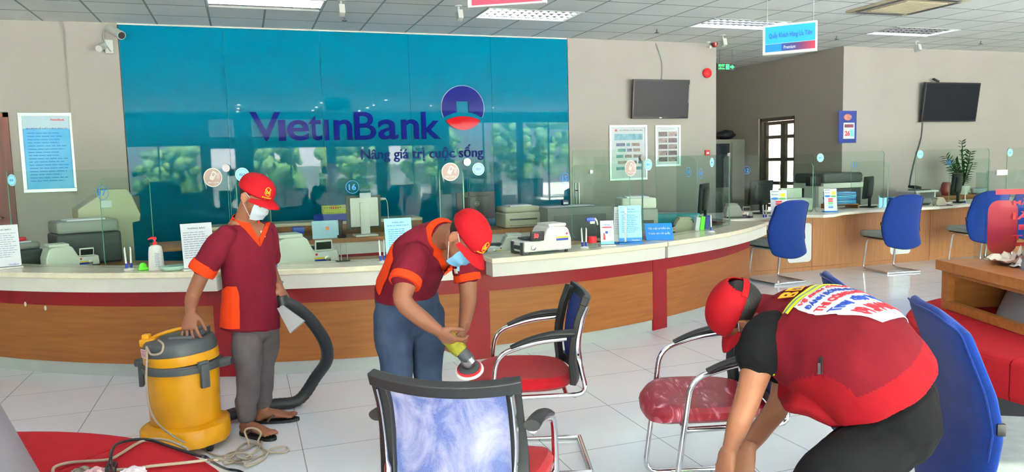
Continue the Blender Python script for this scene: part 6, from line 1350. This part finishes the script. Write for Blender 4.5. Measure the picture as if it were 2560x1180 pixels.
tag(MB().rbox((-.14, -.1, 0), (.14, .1, .012), .004, M_DGREY).rbox((-.17, -.08, .01), (-.05, .08, .05), .006, M_BLACK, T=TR(ry=.2)).build('laptop', loc=(10.4, 9.4, .872)), 'black device lying on the white side table', 'device')
t = thing('wooden_cabinet', 'low wooden cabinet under the potted plant', 'cabinet', (11.55, 9.55, 0)); MB().rbox((-.75, -.25, .72), (.45, .25, .76), .004, M_WOOD2).build('top', t); MB().box((-.72, -.23, 0), (.42, .25, .72), M_WOOD2).build('body', t); MB().box((-.3, -.235, .05), (-.29, -.23, .7), M_DGREY).build('door_gap', t)
# potted plant
PLP = V((11.42, 9.45, .762)); t = thing('potted_plant', 'leafy green potted plant standing against the wall under the far television', 'plant', tuple(PLP)); MB().lathe([(.07, 0), (.10, .12), (.105, .14), (.09, .145)], 20, M_WHITE).build('pot', t)
M_LF = mat('dark_leaf', (46, 92, 42), .45, var=.3, scale=9); rd = random.Random(3); stems = MB(); leaves = MB()
for k in range(13):
    a = rd.random()*6.28; hgt = .40+.35*rd.random() if k else .88; out = .10+.22*rd.random() if k else .05; P = smoothpath([(0, 0, .13), (out*.3*math.cos(a), out*.3*math.sin(a), hgt*.5), (out*math.cos(a), out*math.sin(a), hgt)], 7); stems.tube(P, .006, 6, M_LF)
    for i in range(4, len(P)):
        for s_ in (-1, 1):
            q = P[i]; d = (P[i]-P[i-1]).normalized(); sd = d.cross(V((math.cos(a+1.4), math.sin(a+1.4), .2))).normalized()*s_; L_ = .09+.03*rd.random(); dr = (sd*.8+d*.45+V((0, 0, -.1))).normalized(); w2 = dr.cross(V((.2, .3, 1))).normalized()*.021
            leaves.add([q, q+dr*L_*.4+w2, q+dr*L_, q+dr*L_*.4-w2, q+dr*L_*.5+V((0, 0, .008))], [(0, 1, 4), (1, 2, 4), (2, 3, 4), (3, 0, 4)], M_LF)
stems.build('stem', t); leaves.build('leaves', t, fix=False)
for k, (x, cm, lab, h_) in enumerate(((10.98, mat('dark_red_glaze', (110, 40, 40), .35), 'dark red jar on the wooden cabinet', .22), (11.12, mat('brown_glaze', (80, 50, 45), .35), 'short brown jar beside the dark red jar', .12))):
    tag(MB().lathe([(.06, 0), (.09, h_*.4), (.07, h_*.85), (.055, h_)], 20, cm).build('jar', loc=(x, 9.4, .762)), lab, 'jar')
tag(MB().tube([(0, 0, 0), (0, 0, .02), (0, 0, .09), (0, 0, .11)], [(.10, .06), (.14, .09), (.16, .10), (.10, .06)], 20, mat('clear_bag_grey', (170, 178, 190), .3), side=(1, 0, 0)).build('plastic_bag', loc=(11.72, 9.4, .762)), 'pale plastic bag beside the plant pot', 'plastic bag')
t = thing('calculator', 'grey desk calculator on the wooden counter near the third chair', 'calculator', (8.92, 7.98, PZ), -.4); MB().rbox((-.07, -.09, 0), (.07, .09, .07), .01, M_GREY, T=TR(rx=-.3)).build('body', t); MB().box((-.055, .03, .078), (.055, .07, .082), M_BLACK, T=TR(rx=-.3)).build('display', t)
note_counter('beige banknote counter left of the third monitor', 2356, 512, PZ, .55, -.4, M_BEIGE, display=False)
# dark cabinet with a bag in the recess
t = thing('steel_cabinet', 'tall grey steel cabinet with glass doors in the dark recess', 'cabinet', (9.0, 12.75, 0)); MB().box((-.45, -.25, 0), (.30, .25, 1.83), mat('cabinet_grey', (120, 118, 112), .5)).build('body', t); MB().box((-.44, -.26, .9), (-.06, -.25, 1.75), mat('dark_glass', (30, 36, 48), .1)).box((.0, -.26, .1), (.28, -.25, 1.78), MATS['cabinet_grey']).build('door', t); MB().box((-.43, -.262, .05), (-.06, -.25, .85), MATS['cabinet_grey']).build('door', t)
mb = MB(); mb.sphere((0, 0, .07), (.22, .14, .09), M_BLACK, n=18, k=10); mb.v = [p*(1+.3*noise.noise(p*9)) for p in mb.v]; z0 = min(p.z for p in mb.v); mb.v = [p-V((0, 0, z0)) for p in mb.v]; tag(mb.build('bag', loc=(9.0, 12.7, 1.832)), 'crumpled black bag on top of the steel cabinet', 'bag')

# ------------------------------------------------------------------ walls: lettering, televisions, posters
YL = YW-.031
def wframe(y): return basis((0, y, 0), (1, 0, 0), (0, 0, 1), (0, -1, 0))
WL = wframe(YL-.012); M_BRAND = mat('deep_blue_acrylic', (8, 16, 84), .04, spec=.12); M_RIM = mat('letter_rim', (150, 150, 170), .3)
t = thing('wall_lettering', 'large dark blue VietinBank lettering on the blue glass wall', 'wall lettering', (0, 0, 0))
for ch, u0, u1, v0, v1, bo in (('V', 628, 700, 280, 351, .014), ('ı', 697, 713, 303, 350, .02), ('e', 719, 771, 299, 352, .014), ('t', 773, 803, 290, 350, .008), ('ı', 812, 821, 302, 349, .01), ('n', 836, 879, 300, 348, .014), ('B', 887, 938, 280, 348, .010), ('a', 946, 994, 299, 349, .014), ('n', 1004, 1046, 300, 348, .014), ('k', 1054, 1099, 280, 346, .014)):
    p0 = aty(u0, v1, YL); p1 = aty(u1, v0, YL); z0 = 1.835; z1 = {'V': 2.20, 'B': 2.20, 'k': 2.20, 't': 2.155}.get(ch, 2.10)
    mb = MB(); put_text(mb, ch, WL, p0.x, z0, p1.x, z1, .012, M_BRAND, bo, 6); mb.build('letter', t)
t = thing('wall_slogan', 'dark blue slogan below the large lettering on the blue glass wall', 'wall lettering', (0, 0, 0)); p0 = aty(903, 396, YL); p1 = aty(1208, 390, YL)
v_, f_, _ = text_mesh('Nâng giá trị cuộc sống', .012, 0, 5); W5 = wframe(YL-.006)
cut = [-1, .205, .40, .53, .765, 2]      # gaps between the words
for k in range(5):
    fs_ = [q for q in f_ if cut[k] <= sum(v_[i].x for i in q)/len(q) < cut[k+1]]; use = sorted(set(i for q in fs_ for i in q)); ix = {i: n for n, i in enumerate(use)}
    MB().add([(p0.x+(p1.x-p0.x)*v_[i].x, 1.535+.22*v_[i].y, v_[i].z*.006) for i in use], [[ix[i] for i in q] for q in fs_], mat('navy_matte', (8, 24, 92), .8), W5).build('slogan_word', t, fix=False)
t = thing('wall_emblem', 'round blue and red bank emblem with a square notch on the blue glass wall', 'emblem', (2.885, YL, 2.25)); R_ = .30; TE = basis((0, -.012, 0), (1, 0, 0), (0, 0, 1), (0, -1, 0))
def arcp(x0, y0, xm, ym, x1, y1, n=14): return [((1-k/n)**2*x0+2*(k/n)*(1-k/n)*(2*xm-.5*(x0+x1))+(k/n)**2*x1, (1-k/n)**2*y0+2*(k/n)*(1-k/n)*(2*ym-.5*(y0+y1))+(k/n)**2*y1) for k in range(n+1)]
a0 = math.asin(-.42); top_ = [(math.cos(a0+(PI-2*a0)*k/40), math.sin(a0+(PI-2*a0)*k/40)) for k in range(41)]
low = arcp(top_[-1][0], -.42, 0, -.17, top_[0][0], -.42, 20); low = [q for q in low if not (-.30 < q[0] < .28)]; li = [q for q in low if q[0] < 0]; lr = [q for q in low if q[0] > 0]
P = top_+li[1:]+[(-.30, -.19), (-.30, .30), (.28, .30), (.28, -.19)]+lr[:-1]
for sc, z0, z1, m_ in ((1.03, -.012, .006, M_RIM), (1.0, -.012, .012, M_BRAND)): MB().prism([(x*R_*(sc if math.hypot(x, y) > .97 else 1), y*R_*(sc if math.hypot(x, y) > .97 else 1)) for x, y in P], z0, z1, m_, TE).build('blue_disc' if sc == 1 else 'rim', t)
a1 = math.asin(-.56); bot = [(math.cos(a1-(PI+2*a1)*k/24), math.sin(a1-(PI+2*a1)*k/24)) for k in range(25)]; P = bot+arcp(bot[-1][0], -.56, 0, -.37, bot[0][0], -.56, 16)[1:-1]
MB().prism([(x*R_, y*R_) for x, y in P], -.012, .012, mat('red_acrylic', (150, 12, 22), .05, spec=.12), TE).build('red_segment', t)
def tv(label, u0, v0, u1, v1, y, tl=.10, logo=True):
    a = aty(u0, v0, y); b_ = aty(u1, v1, y); wd = b_.x-a.x; ht = a.z-b_.z; t = thing('television', label, 'television', ((a.x+b_.x)/2, y, (a.z+b_.z)/2)); T = TR((0, -.10, 0), rx=tl)
    MB().rbox((-wd/2, -.02, -ht/2), (wd/2, .03, ht/2), .006, M_BLACK, T=T).rbox((-wd*.4, .03, -ht*.35), (wd*.4, .055, ht*.35), .01, M_BLACK, T=T).build('casing', t); MB().box((-wd/2+.02, -.0215, -ht/2+.03), (wd/2-.02, -.02, ht/2-.02), mat('dark_tv_screen', (16, 18, 24), .4, spec=.12), T=T).build('screen', t)
    MB().rbox((-.1, -.06, -.1), (.1, -.002, .1), .005, M_DGREY).build('wall_bracket', t)
    if logo: MB().box((-.02, -.0225, -ht/2+.008), (.02, -.021, -ht/2+.018), M_STEEL, T=T).build('maker_mark', t); MB().box((wd/2-.014, -.0225, -ht*.1), (wd/2-.006, -.021, ht*.38), M_GREY, T=T).build('button_strip', t)
    else: MB().box((-wd/2, -.022, -ht/2-.002), (wd/2, -.0, -ht/2+.006), M_STEEL, T=T).build('lower_trim', t)
    return t
tv('television above the two posters on the white wall', 1572, 200, 1712, 297, YW-.002); tv('larger television on the far right wall above the plant', 2296, 207, 2429, 305, 9.998, .12, False)
pa = [aty(u, v, YW-.012) for u, v in ((1640, 108), (1650, 135), (1656, 165), (1654, 205))]; tag(MB().tube(smoothpath(pa, 5), .012, 8, M_GREY).build('television_cable'), 'grey cable from the ceiling down to the television above the posters', 'cable')
pa = [aty(u, v, 9.985) for u, v in ((2307, 305), (2303, 345), (2290, 390), (2278, 440), (2274, 470))]; tag(MB().tube(smoothpath(pa, 5), .010, 8, M_DGREY).build('television_cable'), 'dark cable hanging below the far right television', 'cable')
tag(MB().rbox((-.07, -.02, 0), (.06, .02, .03), .006, M_BLACK, T=TR(ry=.35)).build('antenna_box', loc=tuple(aty(2340, 200, 9.90)+V((0, 0, -.02)))), 'small black box on top of the far right television', 'antenna')
def framed(label, u0, v0, u1, v1, y, fw=.035, fm=None, name='framed_notice'):
    a = aty(u0, v0, y); b_ = aty(u1, v1, y); wd = b_.x-a.x; ht = a.z-b_.z; t = thing(name, label, 'poster', (a.x, y, b_.z)); T = basis((0, 0, 0), (1, 0, 0), (0, 0, 1), (0, -1, 0)); fm = fm or mat('brushed_frame', (176, 188, 192), .35, metal=.4)
    mb = MB(); mb.box((0, 0, 0), (wd, fw, .016), fm, T).box((0, ht-fw, 0), (wd, ht, .016), fm, T).box((0, fw, 0), (fw, ht-fw, .016), fm, T).box((wd-fw, fw, 0), (wd, ht-fw, .016), fm, T); mb.build('frame', t, bevel=.003); return t, T, wd, ht, fw
t, T, wd, ht, fw = framed('large framed notice about banknote features under the television', 1522, 313, 1618, 449, YW-.002); mb = MB(); mb.box((fw, fw, 0), (wd-fw, ht-fw, .004), M_WPAPER, T); rd = random.Random(2)
mb.prism(disc(.017, 20, 1, 1, wd*.18, ht*.905), .004, .006, M_REDINK, T); put_text(mb, 'ĐẶC ĐIỂM BẢO AN TIỀN POLYMER', T, wd*.27, ht*.895, wd*.88, ht*.92, .0058, M_INK, .01)
mb.box((wd*.14, ht*.73, .004), (wd*.88, ht*.84, .006), mat('banknote_blue', (140, 184, 206), .6, var=.3, scale=18), T); cols = [mat('banknote_grey', (120, 128, 160), .6, var=.4, scale=30), mat('banknote_teal', (110, 160, 176), .6, var=.4, scale=30), mat('banknote_brown', (168, 150, 150), .6, var=.4, scale=30)]
for r_, z in enumerate((.62, .52, .41, .30, .19)):
    x = .18+.04*(r_ % 2)
    while x < .82: l = .08+.16*rd.random(); mb.box((wd*x, ht*z, .004), (wd*min(x+l, .86), ht*(z+.055), .006), cols[rd.randrange(3)], T); x += l+.04
mb.build('printed_sheet', t)
t, T, wd, ht, fw = framed('smaller framed notice with ten grey banknote pictures in two columns', 1637, 313, 1701, 415, YW-.002); mb = MB(); mb.box((fw, fw, 0), (wd-fw, ht-fw, .004), M_WPAPER, T); lines(mb, T, wd*.2, wd*.8, [ht*.9], ht*.01, M_INKG, .0055)
for i in range(2):
    for j in range(5): x0 = wd*(.14+.38*i); y0 = ht*(.12+.152*j); mb.box((x0, y0, .004), (x0+wd*.34, y0+ht*.11, .0055), cols[2] if (i+j) % 2 else mat('banknote_mauve', (118, 104, 112), .6, var=.4, scale=30), T); mb.box((x0+wd*.28, y0+ht*.01, .0055), (x0+wd*.32, y0+ht*.05, .006), M_INK, T)
mb.build('printed_sheet', t)
t, T, wd, ht, fw = framed('large pale blue framed customer notice on the wall left of the blue glass', 43, 282, 197, 478, YW-.002, .04); mb = MB(); gb = mat('poster_blue', (120, 190, 232), .5, var=.2, scale=2.5, rgb2=(70, 160, 220)); mb.box((fw, fw, 0), (wd-fw, ht-fw, .004), gb, T)
mb.box((fw, ht*.80, .004), (wd-fw, ht-fw, .0046), mat('poster_pale', (186, 208, 228), .5), T); put_text(mb, 'QUY ĐỊNH VỀ CHẤT LƯỢNG PHỤC VỤ', T, wd*.13, ht*.79, wd*.88, ht*.82, .0058, M_NAVY, .02); put_text(mb, 'VietinBank', T, wd*.58, ht*.90, wd*.84, ht*.925, .0058, M_REDINK, .02); lines(mb, T, wd*.14, wd*.86, [ht*(.74-.04*k) for k in range(16)], ht*.01, M_MBLUE, .0052, 6); mb.build('printed_sheet', t)
# wall calendar
a = aty(2097, 277, 9.985); b_ = aty(2140, 357, 9.985); wd = b_.x-a.x; ht = a.z-b_.z; t = thing('wall_calendar', 'dark blue wall calendar showing 26 on the narrow white pier', 'calendar', (a.x, 9.988, b_.z)); T = basis((0, 0, 0), (1, 0, 0), (0, 0, 1), (0, -1, 0))
MB().box((0, 0, 0), (wd, ht, .006), mat('calendar_blue', (12, 36, 104), .5), T).build('backing', t); mb = MB().box((wd*.24, ht*.13, .006), (wd*.86, ht*.63, .018), M_WPAPER, T); mb.box((wd*.3, ht*.48, .018), (wd*.8, ht*.58, .0186), mat('photo_print', (120, 60, 80), .6, var=.5, scale=40), T); put_text(mb, '26', T, wd*.32, ht*.22, wd*.60, ht*.38, .0195, M_REDINK, .03); mb.box((wd*.62, ht*.2, .018), (wd*.82, ht*.42, .0186), M_LBLUE, T); mb.build('date_pad', t)
MB().prism(disc(.5, 20, wd*.45, ht*.2, wd*.5, ht*.80), .006, .0075, mat('rosy_print', (206, 130, 120), .6, var=.4, scale=30), T).build('picture', t)
# alarms, exit sign, call point
t = thing('alarm_bell', 'round red fire alarm bell on the white wall', 'alarm bell', tuple(aty(1766, 183, YW))); MB().lathe([(.07, 0), (.07, .02)], 24, M_REDP, T=TR(rx=PI/2)).build('base', t); MB().lathe([(.075, .02), (.074, .035), (.055, .055), (.012, .064)], 28, M_REDP, T=TR(rx=PI/2)).build('gong', t)
t = thing('call_point', 'small dark red fire call point above the glass screen', 'call point', tuple(aty(1767, 382, YW))); MB().rbox((-.04, -.03, -.04), (.04, 0, .04), .005, M_REDP).build('case', t); MB().box((-.022, -.032, -.02), (.022, -.030, .012), M_WPAPER).build('break_glass', t)
a = aty(1793, 158, 10.6); b_ = aty(1838, 176, 10.6); wd = b_.x-a.x; t = thing('exit_sign', 'green lit EXIT sign hanging at the recess', 'exit sign', (a.x, 10.6, b_.z)); ht = a.z-b_.z
MB().box((0, 0, 0), (wd, .02, ht), M_BLACK).build('case', t); MG = mat('green_light', (40, 230, 90), .5, emit=2.5); mb = MB(); put_text(mb, 'EXIT', T, wd*.08, ht*.52, wd*.42, ht*.85, .002, MG, .03); put_text(mb, 'LỐI RA', T, wd*.08, ht*.14, wd*.42, ht*.42, .002, MG, .03); mb.box((wd*.48, ht*.12, .0), (wd*.66, ht*.88, .002), MG, T); mb.prism([(wd*.72, ht*.38), (wd*.82, ht*.38), (wd*.82, ht*.2), (wd*.95, ht*.5), (wd*.82, ht*.8), (wd*.82, ht*.62), (wd*.72, ht*.62)], 0, .002, MG, T); mb.build('lit_symbols', t)
MB().tube([(wd*.15, .01, ht), (wd*.15, .01, CEIL-b_.z)], .004, 6, M_DGREY).build('rod', t); MB().tube([(wd*.85, .01, ht), (wd*.85, .01, CEIL-b_.z)], .004, 6, M_DGREY).build('rod', t)
# hanging counter sign
p = D(1906, 139, 6.1); q = D(2041, 142, 5.9); dx = V((q.x-p.x, q.y-p.y, 0)); wd = dx.length; az = math.atan2(dx.y, dx.x); ht = .235
t = thing('hanging_sign', 'hanging blue and white sign for the priority customer counter', 'sign', (p.x, p.y, p.z), az); MB().rbox((0, 0, 0), (wd, .05, ht), .006, M_WHITE).build('case', t)
mb = MB(); mb.box((.022, .085, 0), (wd-.01, ht-.016, .001), mat('sign_sky_blue', (30, 150, 200), .4), T); 
for k in range(12):
    x0 = .022+(wd-.032)*k/12; x1 = .022+(wd-.032)*(k+1)/12; f_ = k/11; c = (10, 110, 190) if k < 4 else (tuple(int(20+(130-20)*max(0, (f_-.5)/.5)) if i == 0 else (int(60-(40)*f_) if i == 1 else int(140-90*f_)) for i in range(3))); mb.box((x0, .022, 0), (x1, .082, .001), mat('sign_band_%d' % k, c, .4), T)
put_text(mb, 'Quầy Khách Hàng Ưu Tiên', T, .05, .118, wd-.035, .18, .002, M_NAVY, .015); put_text(mb, 'Premium', T, wd*.40, .038, wd*.62, .064, .002, M_WPAPER, .01); mb.build('print', t)
for x in (.03, wd-.03): MB().tube([(x, .025, ht), (x, .025, CEIL-p.z)], .004, 8, M_STEEL).build('hanging_rod', t)
# the lower edge of another hanging sign nearer the camera
p = D(1168, -16, 5.3); q = D(1366, 6, 5.2); dx = V((q.x-p.x, q.y-p.y, 0)); wd = dx.length; az = math.atan2(dx.y, dx.x); zb = q.z
t = thing('hanging_sign', 'hanging sign with a pink and red lower edge, cut off by the picture top', 'sign', (p.x, p.y, zb), az); MB().rbox((0, 0, 0), (wd, .05, .26), .006, M_WHITE).build('case', t); MB().box((.03, -.001, .012), (wd-.03, 0, .10), mat('sign_pink_red', (214, 60, 84), .4)).build('print', t)
for x in (.05, wd-.05): MB().tube([(x, .025, .26), (x, .025, CEIL-zb)], .004, 8, M_STEEL).build('hanging_rod', t)
# air conditioner cassette
X0, Y0 = 7.10, 6.62; M_AC = mat('ac_beige', (196, 184, 156), .5); t = thing('ceiling_air_conditioner', 'beige four way ceiling air conditioner grille', 'air conditioner', (X0, Y0, CEIL)); mb = MB()
mb.rbox((0, 0, -.028), (.95, .95, -.001), .01, M_AC).build('panel', t)
for lo, hi in (((.12, .03, -.032), (.83, .10, -.028)), ((.12, .85, -.032), (.83, .92, -.028)), ((.03, .12, -.032), (.10, .83, -.028)), ((.85, .12, -.032), (.92, .83, -.028))): MB().box(lo, hi, M_DGREY).build('air_outlet', t); 
mb = MB()
for k in range(16): y = .18+.038*k; mb.box((.17, y, -.036), (.78, y+.020, -.029), M_AC, )
mb.build('intake_grille', t); MB().box((.16, .165, -.0295), (.79, .785, -.0285), mat('ac_shadow', (120, 110, 92), .7)).build('intake_shade', t)  # flat darker sheet, paints the shade between the intake slats
# ceiling cameras, sensors and sprinklers
def camera_box(label, u, v, z, rz=0, pole=.08):
    p = atz(u, v, CEIL); t = thing('ceiling_camera', label, 'camera', tuple(p), rz); MB().lathe([(.04, 0), (.04, -.01), (.012, -.014), (.012, -pole)], 18, M_WHITE).build('mount', t); MB().rbox((-.03, -.05, -pole-.09), (.03, .05, -pole+.01), .006, M_WHITE, T=TR(rx=-.3)).build('case', t); MB().lathe([(.010, 0), (.008, .006)], 12, M_BLACK, T=TR((0, -.055, -pole-.028), rx=PI/2)).build('lens', t); return t
camera_box('small white camera on the ceiling left of the unlit ceiling light end', 852, 0, 0); camera_box('small white camera on the ceiling left of the dim ceiling light', 1146, 14, 0); camera_box('small white camera on the ceiling near the wall corner', 1807, 88, 0, -.2); camera_box('small white camera on the ceiling above the calendar pier', 2290, 103, 0); 
for u, v, lab in ((1750, 110, 'white bullet camera near the top of the wall corner'),):
    p = atz(u, v, CEIL); t = thing('ceiling_camera', lab, 'camera', (p.x, YW-.12, CEIL)); MB().lathe([(.03, 0), (.03, -.02), (.01, -.03), (.01, -.06)], 14, M_WHITE).build('mount', t); MB().tube([(0, .03, -.06), (0, -.06, -.09)], .022, 12, M_WHITE).build('case', t)
t = thing('bullet_cameras', 'cluster of two white wall cameras with a junction box beside the blue glass top corner', 'camera', tuple(aty(283, 100, YW-.05)))
MB().tube([(-.03, -.02, .13), (.12, -.22, .02)], [.045, .05], 16, M_WHITE).tube([(.115, -.215, .023), (.123, -.225, .018)], .04, 14, M_BLACK).build('camera_body', t); MB().tube([(-.10, -.02, -.07), (-.13, -.18, -.13)], .038, 16, M_WHITE).build('camera_body', t); MB().rbox((-.09, -.03, -.16), (.0, .01, .0), .01, M_WHITE).build('junction_box', t); MB().tube(smoothpath([(-.04, -.02, .15), (-.10, -.05, .05), (-.08, -.03, -.05), (-.03, -.03, -.14)], 4), .008, 8, M_GREY).build('cable', t)
for k, (u, v) in enumerate(((861, 42), (1642, 73), (2092, 90), (2452, 103))):
    p = atz(u, v, CEIL); t = thing('sprinkler', 'small dark ceiling sprinkler', 'sprinkler', tuple(p), group='ceiling sprinklers'); MB().tube([(0, 0, 0), (0, 0, -.045)], .008, 8, M_DGREY).build('stem', t); MB().lathe([(.03, -.045), (.032, -.049), (.01, -.052)], 14, M_DGREY).build('deflector', t)
t = thing('beacon', 'dark red alarm beacon at the ceiling corner', 'beacon', tuple(aty(1787, 112, YW-.05))); MB().lathe([(.045, .03), (.045, 0), (.03, -.03), (.008, -.04)], 18, mat('dark_red_lens', (110, 24, 24), .3)).build('lens', t)
# white spots of filler on the wood at the far left
for u, v in ((64, 760), (114, 770)):
    d = ray(u, v); 
    for tt in [4+.004*k for k in range(1500)]:
        p = O+d*tt
        if (p.x-CX)**2+(p.y-CYY)**2 < 5.2**2: break
    an = math.atan2(p.x-CX, CYY-p.y); T_ = basis(cp(5.2005, an, p.z), (math.cos(an), math.sin(an), 0), (0, 0, 1), (math.sin(an), -math.cos(an), 0)); tag(MB().prism(disc(.014, 14, .8, 1.3), 0, .002, M_WHITE, T_).build('white_patch'), 'small white filler patch on the wooden counter front at the left', 'patch', 'white filler patches on the counter front')
